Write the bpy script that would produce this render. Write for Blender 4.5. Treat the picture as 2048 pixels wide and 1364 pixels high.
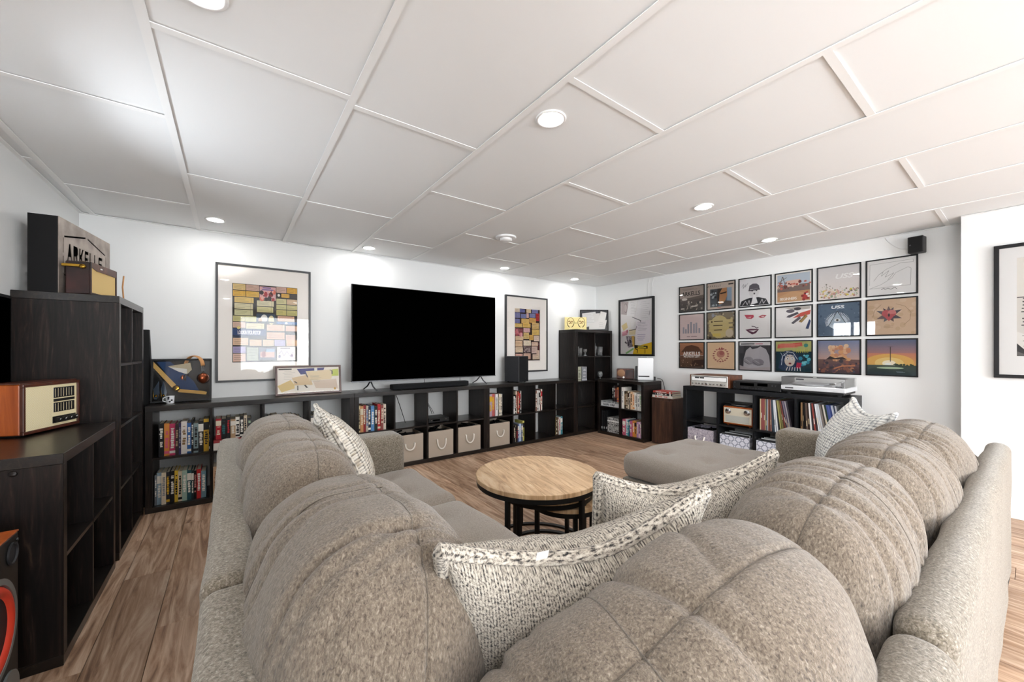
import bpy, bmesh, math, random
from mathutils import Vector, Matrix, noise
for _o in list(bpy.data.objects): bpy.data.objects.remove(_o)
SC = bpy.context.scene
COL = SC.collection
PI = math.pi
# ------------------------------------------------------------------ camera
YAW = 0.6325
cam = bpy.data.cameras.new('camera'); camo = bpy.data.objects.new('camera', cam); COL.objects.link(camo)
cam.sensor_width = 36.0; cam.sensor_fit = 'HORIZONTAL'; cam.lens = 767.1/2048*36.0
cam.shift_y = 18.7/2048; cam.clip_start = 0.02
camo.location = (0, 0, 1.18); camo.rotation_euler = (PI/2, 0, -YAW)
SC.camera = camo
# ------------------------------------------------------------------ world + exposure
wd = bpy.data.worlds.new('world'); SC.world = wd; wd.use_nodes = True
wd.node_tree.nodes['Background'].inputs[0].default_value = (0.93, 0.96, 1.0, 1)
wd.node_tree.nodes['Background'].inputs[1].default_value = 6.0
SC.view_settings.view_transform = 'Standard'; SC.view_settings.look = 'None'
SC.view_settings.gamma = 1.0; SC.view_settings.use_curve_mapping = False
SC.view_settings.exposure = 0.70
LAMP_POWER = 100.0
# daylight at the side windows, plus an added fill from the rear
def daylight(name, loc, rot, sx, sy, power, color=(0.95, 0.975, 1.0)):
    l = bpy.data.lights.new(name, 'AREA'); l.shape = 'RECTANGLE'; l.size = sx; l.size_y = sy
    l.energy = power; l.color = color
    o = bpy.data.objects.new(name, l); COL.objects.link(o); o.location = loc; o.rotation_euler = rot
    return o
daylight('daylight_side_window', (-1.06, 2.20, 1.615), (0, -PI/2, 0), 0.33, 0.72, 11, (0.84, 0.92, 1.0))
daylight('daylight_rear_side_window', (-1.06, -1.40, 1.35), (0, -PI/2, 0), 1.10, 1.80, 34)
daylight('added_rear_fill', (2.0, -3.37, 1.25), (PI/2, 0, 0), 3.6, 1.55, 78)  # added frontal fill lamp; no rear window is known here
# ------------------------------------------------------------------ helpers
def lin(c):
    def f(x):
        x /= 255.0
        return x/12.92 if x <= 0.04045 else ((x+0.055)/1.055)**2.4
    return (f(c[0]), f(c[1]), f(c[2]))
def hx(s):
    s = s.lstrip('#'); return tuple(int(s[i:i+2], 16) for i in (0, 2, 4))
def rgb(c): return lin(hx(c) if isinstance(c, str) else c)
MATS = {}
def nm(name):
    m = bpy.data.materials.new(name); m.use_nodes = True; MATS[name] = m
    nt = m.node_tree; b = nt.nodes['Principled BSDF']
    return m, nt, b
def N(nt, t, **kw):
    n = nt.nodes.new(t)
    for k, v in kw.items():
        if k.startswith('i_'): n.inputs[k[2:].replace('_', ' ')].default_value = v
        else: setattr(n, k, v)
    return n
def plain(name, c, rough=0.5, metal=0.0, spec=0.5):
    m, nt, b = nm(name)
    b.inputs['Base Color'].default_value = (*rgb(c), 1); b.inputs['Roughness'].default_value = rough
    b.inputs['Metallic'].default_value = metal; b.inputs['Specular IOR Level'].default_value = spec
    return m
def vcol(name, rough=0.6, spec=0.4):
    m, nt, b = nm(name); a = N(nt, 'ShaderNodeAttribute', attribute_name='Col')
    nt.links.new(a.outputs['Color'], b.inputs['Base Color'])
    b.inputs['Roughness'].default_value = rough; b.inputs['Specular IOR Level'].default_value = spec
    return m
def ramp(nt, stops):
    r = N(nt, 'ShaderNodeValToRGB'); e = r.color_ramp.elements
    e[0].position, e[0].color = stops[0][0], (*rgb(stops[0][1]), 1)
    e[1].position, e[1].color = stops[-1][0], (*rgb(stops[-1][1]), 1)
    for p, c in stops[1:-1]:
        q = e.new(p); q.color = (*rgb(c), 1)
    return r
def grain(name, stops, scale=(1, 1, 1), nscale=6.0, rough=0.45, detail=6.0, dist=1.2, bump=0.05, rnd=False, spec=0.5, coord='Object', tint=None):
    """wood: noise stretched along one axis of the piece"""
    m, nt, b = nm(name); L = nt.links.new
    tc = N(nt, 'ShaderNodeTexCoord'); mp = N(nt, 'ShaderNodeMapping'); mp.inputs['Scale'].default_value = scale
    L(tc.outputs[coord], mp.inputs['Vector'])
    if rnd:
        oi = N(nt, 'ShaderNodeObjectInfo'); ml = N(nt, 'ShaderNodeMath', operation='MULTIPLY'); ml.inputs[1].default_value = 37.0
        L(oi.outputs['Random'], ml.inputs[0]); L(ml.outputs[0], mp.inputs['Location'])
    no = N(nt, 'ShaderNodeTexNoise'); no.inputs['Scale'].default_value = nscale; no.inputs['Detail'].default_value = detail
    no.inputs['Roughness'].default_value = 0.62; no.inputs['Distortion'].default_value = dist
    L(mp.outputs[0], no.inputs['Vector'])
    r = ramp(nt, stops); L(no.outputs['Fac'], r.inputs['Fac'])
    out = r.outputs['Color']
    if rnd:
        mx = N(nt, 'ShaderNodeHueSaturation'); mr = N(nt, 'ShaderNodeMapRange')
        mr.inputs['To Min'].default_value = 0.84; mr.inputs['To Max'].default_value = 1.14
        L(oi.outputs['Random'], mr.inputs['Value']); L(mr.outputs[0], mx.inputs['Value']); L(out, mx.inputs['Color']); out = mx.outputs['Color']
    L(out, b.inputs['Base Color']); b.inputs['Roughness'].default_value = rough; b.inputs['Specular IOR Level'].default_value = spec
    if bump:
        bp = N(nt, 'ShaderNodeBump'); bp.inputs['Strength'].default_value = bump; bp.inputs['Distance'].default_value = 0.01
        L(no.outputs['Fac'], bp.inputs['Height']); L(bp.outputs[0], b.inputs['Normal'])
    return m
def fabric(name, stops, nscale, stretch=(1, 1, 1), bump=0.5, bdist=0.004, sheen=0.3, big=0.0, bscale=None, rot=(0, 0, 0)):
    m, nt, b = nm(name); L = nt.links.new
    tc = N(nt, 'ShaderNodeTexCoord'); mp = N(nt, 'ShaderNodeMapping'); mp.inputs['Scale'].default_value = stretch
    mp.inputs['Rotation'].default_value = rot
    L(tc.outputs['Object'], mp.inputs['Vector'])
    no = N(nt, 'ShaderNodeTexNoise'); no.inputs['Scale'].default_value = nscale; no.inputs['Detail'].default_value = 3.0
    no.inputs['Roughness'].default_value = 0.65; no.inputs['Distortion'].default_value = 0.6
    L(mp.outputs[0], no.inputs['Vector'])
    r = ramp(nt, stops); L(no.outputs['Fac'], r.inputs['Fac']); L(r.outputs['Color'], b.inputs['Base Color'])
    b.inputs['Roughness'].default_value = 0.95; b.inputs['Specular IOR Level'].default_value = 0.15
    b.inputs['Sheen Weight'].default_value = sheen; b.inputs['Sheen Roughness'].default_value = 0.6
    bp = N(nt, 'ShaderNodeBump'); bp.inputs['Strength'].default_value = bump; bp.inputs['Distance'].default_value = bdist
    L(no.outputs['Fac'], bp.inputs['Height']); L(bp.outputs[0], b.inputs['Normal'])
    return m
class MB:
    def __init__(s): s.v = []; s.f = []; s.c = []; s.has = False
    def add(s, vs, fs, col=None):
        o = len(s.v); s.v += [tuple(v) for v in vs]; s.f += [tuple(i+o for i in f) for f in fs]
        if col is not None: s.has = True
        c = rgb(col) if col is not None else (0.8, 0.8, 0.8)
        s.c += [c]*len(fs); return s
    def box(s, x0, x1, y0, y1, z0, z1, col=None):
        return s.add([(x0,y0,z0),(x1,y0,z0),(x1,y1,z0),(x0,y1,z0),(x0,y0,z1),(x1,y0,z1),(x1,y1,z1),(x0,y1,z1)],
                     [(0,3,2,1),(4,5,6,7),(0,1,5,4),(1,2,6,5),(2,3,7,6),(3,0,4,7)], col)
    def rbox(s, x0, x1, y0, y1, z0, z1, r=0.004, col=None):
        V = []; idx = {}
        for i, (X, sx) in enumerate(((x0, 1), (x1, -1))):
            for j, (Y, sy) in enumerate(((y0, 1), (y1, -1))):
                for k, (Z, sz) in enumerate(((z0, 1), (z1, -1))):
                    for a in range(3):
                        p = [X+sx*r, Y+sy*r, Z+sz*r]; p[a] = (X, Y, Z)[a]
                        idx[i, j, k, a] = len(V); V.append(p)
        F = []
        for a in range(3):
            for e in (0, 1):
                q = []
                for (m, n_) in ((0,0),(1,0),(1,1),(0,1)):
                    key = [0,0,0]; o = [b for b in range(3) if b != a]; key[a] = e; key[o[0]] = m; key[o[1]] = n_
                    q.append(idx[key[0], key[1], key[2], a])
                F.append(q if (e == 1) == (a != 1) else q[::-1])
        for a in range(3):                    # edges along axis a
            o = [b for b in range(3) if b != a]
            for m in (0, 1):
                for n_ in (0, 1):
                    k0 = [0,0,0]; k0[o[0]] = m; k0[o[1]] = n_; k1 = k0[:]; k1[a] = 1
                    q = [idx[(*k0, o[0])], idx[(*k0, o[1])], idx[(*k1, o[1])], idx[(*k1, o[0])]]
                    flip = (m == n_) != (a == 1)
                    F.append(q[::-1] if flip else q)
        for i in (0, 1):
            for j in (0, 1):
                for k in (0, 1):
                    t = [idx[i, j, k, 0], idx[i, j, k, 1], idx[i, j, k, 2]]
                    F.append(t if (i+j+k) % 2 else t[::-1])
        return s.add(V, F, col)
    def loft(s, rings, col=None, cap=True, closed=True):
        n = len(rings[0]); V = [p for r in rings for p in r]; F = []
        for i in range(len(rings)-1):
            for j in range(n if closed else n-1):
                k = (j+1) % n
                F.append((i*n+j, i*n+k, (i+1)*n+k, (i+1)*n+j))
        if cap and closed:
            F.append(tuple(range(n))[::-1]); F.append(tuple(range((len(rings)-1)*n, len(rings)*n)))
        return s.add(V, F, col)
    def cyl(s, c, r, h, axis='z', n=20, r2=None, col=None):
        r2 = r if r2 is None else r2; R = []
        for q, rr in ((0, r), (h, r2)):
            ring = []
            for i in range(n):
                a = 2*PI*i/n; u, w = rr*math.cos(a), rr*math.sin(a)
                if axis == 'z': ring.append((c[0]+u, c[1]+w, c[2]+q))
                elif axis == 'y': ring.append((c[0]+w, c[1]+q, c[2]+u))
                else: ring.append((c[0]+q, c[1]+u, c[2]+w))
            R.append(ring)
        return s.loft(R, col)
    def lathe(s, prof, n=24, o=(0, 0, 0), axis='z', col=None, cap=True):
        R = []
        for rr, q in prof:
            ring = []
            for i in range(n):
                a = 2*PI*i/n; u, w = rr*math.cos(a), rr*math.sin(a)
                if axis == 'z': ring.append((o[0]+u, o[1]+w, o[2]+q))
                elif axis == 'y': ring.append((o[0]+w, o[1]+q, o[2]+u))
                else: ring.append((o[0]+q, o[1]+u, o[2]+w))
            R.append(ring)
        return s.loft(R, col, cap)
    def tube(s, pts, r, n=8, closed=False, col=None, flat=1.0):
        P = [Vector(p) for p in pts]; m = len(P); R = []; up = None
        for i in range(m):
            a = P[(i-1) % m] if (closed or i > 0) else P[i]; b = P[(i+1) % m] if (closed or i < m-1) else P[i]
            t = (b-a).normalized()
            if up is None:
                up = Vector((0, 0, 1)) if abs(t.z) < 0.9 else Vector((1, 0, 0))
            x = t.cross(up).normalized(); up = x.cross(t).normalized()
            R.append([tuple(P[i] + x*r*math.cos(2*PI*k/n) + up*r*flat*math.sin(2*PI*k/n)) for k in range(n)])
        if closed: R.append(R[0])
        return s.loft(R, col, cap=not closed)
    def poly(s, pts, col=None): return s.add(pts, [tuple(range(len(pts)))], col)
    def mesh(s, name):
        me = bpy.data.meshes.new(name); me.from_pydata(s.v, [], s.f)
        if s.has:
            at = me.color_attributes.new('Col', 'FLOAT_COLOR', 'CORNER'); d = []
            for p, c in zip(s.f, s.c): d += [c[0], c[1], c[2], 1.0]*len(p)
            at.data.foreach_set('color', d)
        return me
    def build(s, name, mat, parent=None, smooth=False, loc=None, rz=None, angle=None):
        me = s.mesh(name)
        if mat: me.materials.append(MATS[mat])
        o = bpy.data.objects.new(name, me); COL.objects.link(o); o.parent = parent
        if loc: o.location = loc
        if rz is not None: o.rotation_euler = (0, 0, rz)
        if smooth:
            me.polygons.foreach_set('use_smooth', [True]*len(me.polygons))
            if angle:
                try: me.set_sharp_from_angle(angle=math.radians(angle))
                except Exception: pass
        return o
def tag(o, label=None, cat=None, group=None, kind=None):
    if label: o['label'] = label
    if cat: o['category'] = cat
    if group: o['group'] = group
    if kind: o['kind'] = kind
    return o
def thing(name, label, cat, loc=(0, 0, 0), rz=0.0, group=None):
    o = bpy.data.objects.new(name, None); COL.objects.link(o); o.empty_display_size = 0.05
    o.location = loc; o.rotation_euler = (0, 0, rz)
    return tag(o, label, cat, group)
def text_geo(body, size=1.0, font_shear=0.0, spacing=1.0, bold=0.0):
    cu = bpy.data.curves.new('lettering', 'FONT'); cu.body = body; cu.size = size; cu.shear = font_shear
    cu.space_character = spacing; cu.offset = bold; cu.resolution_u = 3; cu.align_x = 'CENTER'
    ob = bpy.data.objects.new('lettering', cu); COL.objects.link(ob)
    dg = bpy.context.evaluated_depsgraph_get(); dg.update()
    me = bpy.data.meshes.new_from_object(ob.evaluated_get(dg))
    vs = [tuple(v.co) for v in me.vertices]; fs = [tuple(p.vertices) for p in me.polygons]
    bpy.data.objects.remove(ob); bpy.data.curves.remove(cu); bpy.data.meshes.remove(me)
    return vs, fs
class Art(MB):
    """flat print: x right, y up in metres, each added layer a hair nearer the viewer (-y)"""
    def __init__(s, w=1.0, h=1.0, step=0.00003): MB.__init__(s); s.w = w; s.h = h; s.k = 0; s.step = step
    def P(s, x, y): return (x*s.w, -s.k*s.step, y*s.h)
    def Q(s, pts, c): s.k += 1; return s.poly([s.P(*p) for p in pts], c)
    def R(s, x0, y0, x1, y1, c): return s.Q([(x0, y0), (x1, y0), (x1, y1), (x0, y1)], c)
    def E(s, cx, cy, rx, ry, c, n=20): return s.Q([(cx+rx*math.cos(2*PI*i/n), cy+ry*math.sin(2*PI*i/n)) for i in range(n)], c)
    def G(s, x0, y0, x1, y1, c0, c1, n=10):
        a, b = hx(c0), hx(c1); s.k += 1
        for i in range(n):
            t = (i+0.5)/n; c = tuple(a[j]+(b[j]-a[j])*t for j in range(3))
            ya, yb = y0+(y1-y0)*i/n, y0+(y1-y0)*(i+1)/n
            s.poly([s.P(x0, ya), s.P(x1, ya), s.P(x1, yb), s.P(x0, yb)], c)
    def Ln(s, pts, wd, c):
        s.k += 1
        for (xa, ya), (xb, yb) in zip(pts[:-1], pts[1:]):
            dx, dy = xb-xa, yb-ya; l = math.hypot(dx, dy) or 1; nx, ny = -dy/l*wd/2, dx/l*wd/2
            s.poly([s.P(xa+nx, ya+ny), s.P(xa-nx, ya-ny), s.P(xb-nx, yb-ny), s.P(xb+nx, yb+ny)], c)
    def T(s, body, cx, y, size, c, bold=0.0, shear=0.0, spacing=1.0, wide=1.0):
        s.k += 1; vs, fs = text_geo(body, 1.0, shear, spacing, bold)
        s.add([((cx + v[0]*size*wide)*s.w, -s.k*s.step, (y + v[1]*size)*s.h) for v in vs], fs, c)
    def lines(s, x0, x1, y0, y1, n, c, wd=0.006, seed=0):
        rr = random.Random(seed)
        for i in range(n):
            y = y1-(y1-y0)*i/max(1, n-1); s.Ln([(x0+rr.random()*0.03, y), (x1-rr.random()*(x1-x0)*0.35, y)], wd, c)
    def speck(s, x0, y0, x1, y1, n, cols, r0, r1, seed=0):
        rr = random.Random(seed)
        for i in range(n):
            x, y, r = x0+(x1-x0)*rr.random(), y0+(y1-y0)*rr.random(), r0+(r1-r0)*rr.random()
            s.E(x, y, r, r*(0.7+0.6*rr.random()), rr.choice(cols), 7)
def ordinal(i):
    return ['first','second','third','fourth','fifth','sixth','seventh','eighth','ninth','tenth','eleventh','twelfth','thirteenth','fourteenth',
            'fifteenth','sixteenth','seventeenth','eighteenth','nineteenth','twentieth','twenty-first','twenty-second','twenty-third','twenty-fourth','twenty-fifth','twenty-sixth','twenty-seventh','twenty-eighth'][i]
# ------------------------------------------------------------------ materials
vcol('print', 0.75, 0.2); vcol('print_gloss', 0.35, 0.4); vcol('book_cover', 0.5, 0.35)
grain('black_brown', [(0.36, '#0f0c0b'), (0.5, '#191311'), (0.6, '#241b17'), (0.74, '#42352b')], (10, 10, 0.8), 3.0, 0.38, 9, 2.4, 0.04, rnd=True, spec=0.3)
grain('black_brown_flat', [(0.36, '#0f0c0b'), (0.55, '#1a1512'), (0.74, '#352a22')], (0.8, 12, 12), 3.0, 0.28, 8, 1.2, 0.03, rnd=True, spec=0.5)
grain('black_grey_flat', [(0.36, '#111215'), (0.55, '#17191c'), (0.74, '#222327')], (0.8, 12, 12), 3.0, 0.4, 8, 1.2, 0.04, rnd=True, spec=0.25)
grain('floor_oak', [(0.3, '#755745'), (0.43, '#a58368'), (0.56, '#c5a68c'), (0.72, '#e2cbb4')], (11, 1.0, 1), 1.5, 0.42, 9, 2.2, 0.05, rnd=True, spec=0.4)
grain('orange_wood', [(0.35, '#8a3d12'), (0.6, '#a9541f'), (0.75, '#bf6a2c')], (8, 8, 1.2), 2.5, 0.3, 6, 0.8, 0.02)
grain('red_brown_wood', [(0.35, '#3c1c12'), (0.6, '#552a1b'), (0.75, '#6b3a26')], (8, 8, 1.2), 2.5, 0.35, 6, 0.8, 0.02)
grain('walnut', [(0.35, '#34211a'), (0.55, '#4a3126'), (0.75, '#63452f')], (10, 10, 0.9), 2.6, 0.45, 7, 1.0, 0.03)
grain('receiver_wood', [(0.35, '#4a2817'), (0.6, '#6a3d24'), (0.75, '#83512f')], (1, 10, 10), 2.5, 0.4, 6, 1.0, 0.02)
grain('mango_wood', [(0.3, '#a07c5a'), (0.45, '#c5a27a'), (0.58, '#d8b992'), (0.75, '#e6d0b0')], (11, 1.6, 1), 2.2, 0.42, 8, 1.6, 0.03, rnd=True)
plain('wall_paint', '#e1e2e1', 0.7, 0, 0.25)
plain('ceiling_panel', '#f3f4f4', 0.85, 0, 0.2); plain('ceiling_runner', '#f8f8f7', 0.5, 0, 0.3)
plain('white_trim', '#f1f1f0', 0.4); plain('window_frame_white', '#eeeeee', 0.4)
plain('black_metal', '#141414', 0.45, 0.3); plain('black_plastic', '#121213', 0.45); plain('black_matte', '#0b0b0c', 0.7, 0, 0.3)
plain('charcoal_cabinet', '#2f3033', 0.5); plain('charcoal_front', '#1d1e20', 0.85, 0, 0.2)
plain('screen_black', '#010101', 0.6, 0, 0.0); plain('chrome', '#c8c8ca', 0.2, 1.0); plain('dark_steel', '#55565a', 0.3, 0.9)
plain('frame_black', '#0c0c0e', 0.45, 0, 0.3); plain('frame_grey', '#2e2f31', 0.4); plain('matboard', '#f7f0e8', 0.8, 0, 0.2); plain('matboard_white', '#f8f7f5', 0.8, 0, 0.2)
plain('paper_pages', '#d9cfba', 0.9, 0, 0.1); plain('bin_cloth', '#bfb3a4', 0.9, 0, 0.15); plain('rope', '#f4efe6', 0.9, 0, 0.2)
plain('cream_plastic', '#e6d9b0', 0.35); plain('radio_front', '#cbc4b0', 0.45); plain('gold', '#c79a3c', 0.25, 1.0); plain('copper', '#8a4a30', 0.3, 0.9); plain('tan_leather', '#c08a55', 0.5)
plain('silver_face', '#d6d4cd', 0.35, 0.5); plain('white_plastic', '#f2f3f4', 0.35); plain('speaker_red', '#d8402a', 0.45); plain('cone_black', '#1b1c20', 0.6)
plain('cast_grey', '#8d9292', 0.4, 0.6); plain('cable_black', '#101010', 0.6); plain('cable_white', '#dcdcda', 0.6); plain('platter', '#8c8d8f', 0.3, 0.8)
plain('plinth_silver', '#d9dbde', 0.35, 0.3); plain('grey_felt', '#a3a5a8', 0.8); plain('tape_yellow', '#f0de98', 0.6)
def leather(name, a, b_):
    m, nt, b = nm(name); L = nt.links.new; tc = N(nt, 'ShaderNodeTexCoord'); no = N(nt, 'ShaderNodeTexNoise'); no.inputs['Scale'].default_value = 9; no.inputs['Detail'].default_value = 6
    L(tc.outputs['Object'], no.inputs['Vector']); r = ramp(nt, [(0.4, a), (0.62, b_)]); L(no.outputs['Fac'], r.inputs['Fac']); L(r.outputs['Color'], b.inputs['Base Color']); b.inputs['Roughness'].default_value = 0.45
leather('maroon_tolex', '#20110f', '#3b1b17'); leather('sign_steel', '#7d7169', '#a3968c'); MATS['sign_steel'].node_tree.nodes['Principled BSDF'].inputs['Metallic'].default_value = 0.35
def grille(name, a, b_, sc):
    m, nt, b = nm(name); L = nt.links.new; tc = N(nt, 'ShaderNodeTexCoord'); w = N(nt, 'ShaderNodeTexChecker'); w.inputs['Scale'].default_value = sc
    w.inputs['Color1'].default_value = (*rgb(a), 1); w.inputs['Color2'].default_value = (*rgb(b_), 1); L(tc.outputs['Object'], w.inputs['Vector']); L(w.outputs['Color'], b.inputs['Base Color']); b.inputs['Roughness'].default_value = 0.8
grille('gold_grille', '#e6cb8e', '#cfab66', 300); grille('cream_grille', '#eadfbf', '#d5c595', 260); grille('grey_grille', '#b9bab2', '#a3a49c', 240)
def pane(name, tint, rough=0.02, ior=1.5, haze=0.0):
    m, nt, b = nm(name); nt.nodes.remove(b); out = nt.nodes['Material Output']; L = nt.links.new
    tr = N(nt, 'ShaderNodeBsdfTransparent'); tr.inputs[0].default_value = (*tint, 1); gl = N(nt, 'ShaderNodeBsdfGlossy'); gl.inputs['Roughness'].default_value = rough
    fr = N(nt, 'ShaderNodeFresnel'); fr.inputs['IOR'].default_value = ior; mx = N(nt, 'ShaderNodeMixShader')
    L(fr.outputs[0], mx.inputs[0]); L(tr.outputs[0], mx.inputs[1]); L(gl.outputs[0], mx.inputs[2]); last = mx
    if haze:
        df = N(nt, 'ShaderNodeBsdfDiffuse'); df.inputs[0].default_value = (0.9, 0.9, 0.9, 1); m2 = N(nt, 'ShaderNodeMixShader'); m2.inputs[0].default_value = haze; L(mx.outputs[0], m2.inputs[1]); L(df.outputs[0], m2.inputs[2]); last = m2
    L(last.outputs[0], out.inputs['Surface'])
pane('glass_pane', (1, 1, 1), ior=1.36); pane('acrylic', (0.99, 0.99, 0.99), 0.03, 1.2, 0.06); pane('glassware', (0.80, 0.82, 0.82), 0.12, 1.6, 0.13); pane('dial_glass', (0.8, 0.76, 0.62))
def emit(name, c, s):
    m, nt, b = nm(name); b.inputs['Emission Color'].default_value = (*c, 1); b.inputs['Emission Strength'].default_value = s; b.inputs['Base Color'].default_value = (0.9, 0.9, 0.9, 1)
emit('lamp_lens', (1.0, 0.985, 0.97), LAMP_POWER)
fabric('sofa_fleece', [(0.28, '#3c352d'), (0.42, '#65594c'), (0.56, '#796d5f'), (0.75, '#9b9182')], 250, (1, 1.0, 0.4), 0.5, 0.005, 0.3, rot=(0.5, 0.4, 0.6))
fabric('sofa_tweed', [(0.30, '#463f37'), (0.45, '#716859'), (0.58, '#898073'), (0.74, '#b5ad9f')], 190, (1, 1, 1), 0.4, 0.004, 0.3)
fabric('seam_thread', [(0.3, '#4a4238'), (0.7, '#6a6054')], 300)
plain('brass_dial', '#8a6548', 0.45, 0.4)
fabric('sofa_seat', [(0.28, '#756c63'), (0.5, '#948b81'), (0.62, '#a0978d'), (0.8, '#b4aca2')], 260, (1, 1, 1), 0.35, 0.003, 0.3)
def boucle(name):
    m, nt, b = nm(name); L = nt.links.new; tc = N(nt, 'ShaderNodeTexCoord')
    mp = N(nt, 'ShaderNodeMapping'); mp.inputs['Scale'].default_value = (1.05, 0.95, 1); L(tc.outputs['UV'], mp.inputs['Vector'])
    no = N(nt, 'ShaderNodeTexNoise'); no.inputs['Scale'].default_value = 74; no.inputs['Detail'].default_value = 4; no.inputs['Roughness'].default_value = 0.7; no.inputs['Distortion'].default_value = 0.2; L(mp.outputs[0], no.inputs['Vector'])
    wv = N(nt, 'ShaderNodeTexWave', bands_direction='X'); wv.inputs['Scale'].default_value = 17; wv.inputs['Distortion'].default_value = 2.5; wv.inputs['Detail'].default_value = 2; wv.inputs['Detail Scale'].default_value = 3; L(tc.outputs['UV'], wv.inputs['Vector'])
    ma = N(nt, 'ShaderNodeMath', operation='MULTIPLY_ADD'); ma.inputs[1].default_value = 0.10; L(wv.outputs['Fac'], ma.inputs[0]); L(no.outputs['Fac'], ma.inputs[2])
    r = ramp(nt, [(0.40, '#2a292a'), (0.47, '#756f68'), (0.53, '#b3a99b'), (0.61, '#d2cabc'), (0.75, '#e8e2d7')]); L(ma.outputs[0], r.inputs['Fac']); L(r.outputs['Color'], b.inputs['Base Color'])
    b.inputs['Roughness'].default_value = 0.95; b.inputs['Specular IOR Level'].default_value = 0.15; b.inputs['Sheen Weight'].default_value = 0.2
    bp = N(nt, 'ShaderNodeBump'); bp.inputs['Strength'].default_value = 0.9; bp.inputs['Distance'].default_value = 0.007; L(ma.outputs[0], bp.inputs['Height']); L(bp.outputs[0], b.inputs['Normal'])
boucle('boucle_fleck')
def knit(name, lo, hi, fleck, sc):
    m, nt, b = nm(name); L = nt.links.new; tc = N(nt, 'ShaderNodeTexCoord')
    v = N(nt, 'ShaderNodeTexVoronoi'); v.inputs['Scale'].default_value = sc; v.inputs['Randomness'].default_value = 0.2
    L(tc.outputs['UV'], v.inputs['Vector'])
    no = N(nt, 'ShaderNodeTexNoise'); no.inputs['Scale'].default_value = 14.0; no.inputs['Detail'].default_value = 3; L(tc.outputs['UV'], no.inputs['Vector'])
    r = ramp(nt, [(0.36, hi), (0.66, lo)]); L(v.outputs['Distance'], r.inputs['Fac'])
    r2 = ramp(nt, [(0.5, '#ffffff'), (0.7, fleck)]); L(no.outputs['Fac'], r2.inputs['Fac'])
    mx = N(nt, 'ShaderNodeMix', data_type='RGBA', blend_type='MULTIPLY'); mx.inputs['Factor'].default_value = 1.0
    L(r.outputs['Color'], mx.inputs[6]); L(r2.outputs['Color'], mx.inputs[7]); L(mx.outputs[2], b.inputs['Base Color'])
    b.inputs['Roughness'].default_value = 0.95; b.inputs['Specular IOR Level'].default_value = 0.15
    bp = N(nt, 'ShaderNodeBump', invert=True); bp.inputs['Strength'].default_value = 0.9; bp.inputs['Distance'].default_value = 0.008
    L(v.outputs['Distance'], bp.inputs['Height']); L(bp.outputs[0], b.inputs['Normal'])
knit('knit_white', '#8f9397', '#f0efea', '#c4c7cb', 19.0); knit('knit_cream', '#6f6a63', '#efe9de', '#d2c9bc', 22.0)
def quatre(name):
    """grey lattice print on white card"""
    m, nt, b = nm(name); L = nt.links.new; tc = N(nt, 'ShaderNodeTexCoord'); mp = N(nt, 'ShaderNodeMapping'); mp.inputs['Rotation'].default_value = (0, PI/4, 0)
    L(tc.outputs['Object'], mp.inputs['Vector']); sp = N(nt, 'ShaderNodeSeparateXYZ'); L(mp.outputs[0], sp.inputs[0]); ds = []
    for ax in ('X', 'Z'):
        a = N(nt, 'ShaderNodeMath', operation='MULTIPLY'); a.inputs[1].default_value = 19.0; L(sp.outputs[ax], a.inputs[0])
        f = N(nt, 'ShaderNodeMath', operation='FRACT'); L(a.outputs[0], f.inputs[0]); c = N(nt, 'ShaderNodeMath', operation='SUBTRACT'); c.inputs[1].default_value = 0.5; L(f.outputs[0], c.inputs[0])
        p = N(nt, 'ShaderNodeMath', operation='POWER'); q = N(nt, 'ShaderNodeMath', operation='ABSOLUTE'); L(c.outputs[0], q.inputs[0]); L(q.outputs[0], p.inputs[0]); p.inputs[1].default_value = 3.0; ds.append(p)
    s = N(nt, 'ShaderNodeMath', operation='ADD'); L(ds[0].outputs[0], s.inputs[0]); L(ds[1].outputs[0], s.inputs[1])
    r = ramp(nt, [(0.055, '#dfe2ee'), (0.065, '#8b92a4'), (0.12, '#8b92a4'), (0.13, '#dfe2ee')]); r.color_ramp.interpolation = 'CONSTANT'
    r.color_ramp.elements[0].position = 0.0
    L(s.outputs[0], r.inputs['Fac']); L(r.outputs['Color'], b.inputs['Base Color']); b.inputs['Roughness'].default_value = 0.6
quatre('lattice_card')
fabric('paisley_cloth', [(0.4, '#8d8796'), (0.5, '#cdc6cf'), (0.56, '#8f8a99'), (0.66, '#d9d3d8')], 38, (1, 1, 1), 0.05, 0.001, 0.0)
fabric('damask_box', [(0.42, '#111111'), (0.5, '#d9d9d6'), (0.58, '#151515'), (0.68, '#e0e0dd')], 42, (1, 1, 1), 0.02, 0.001, 0.0)
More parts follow.
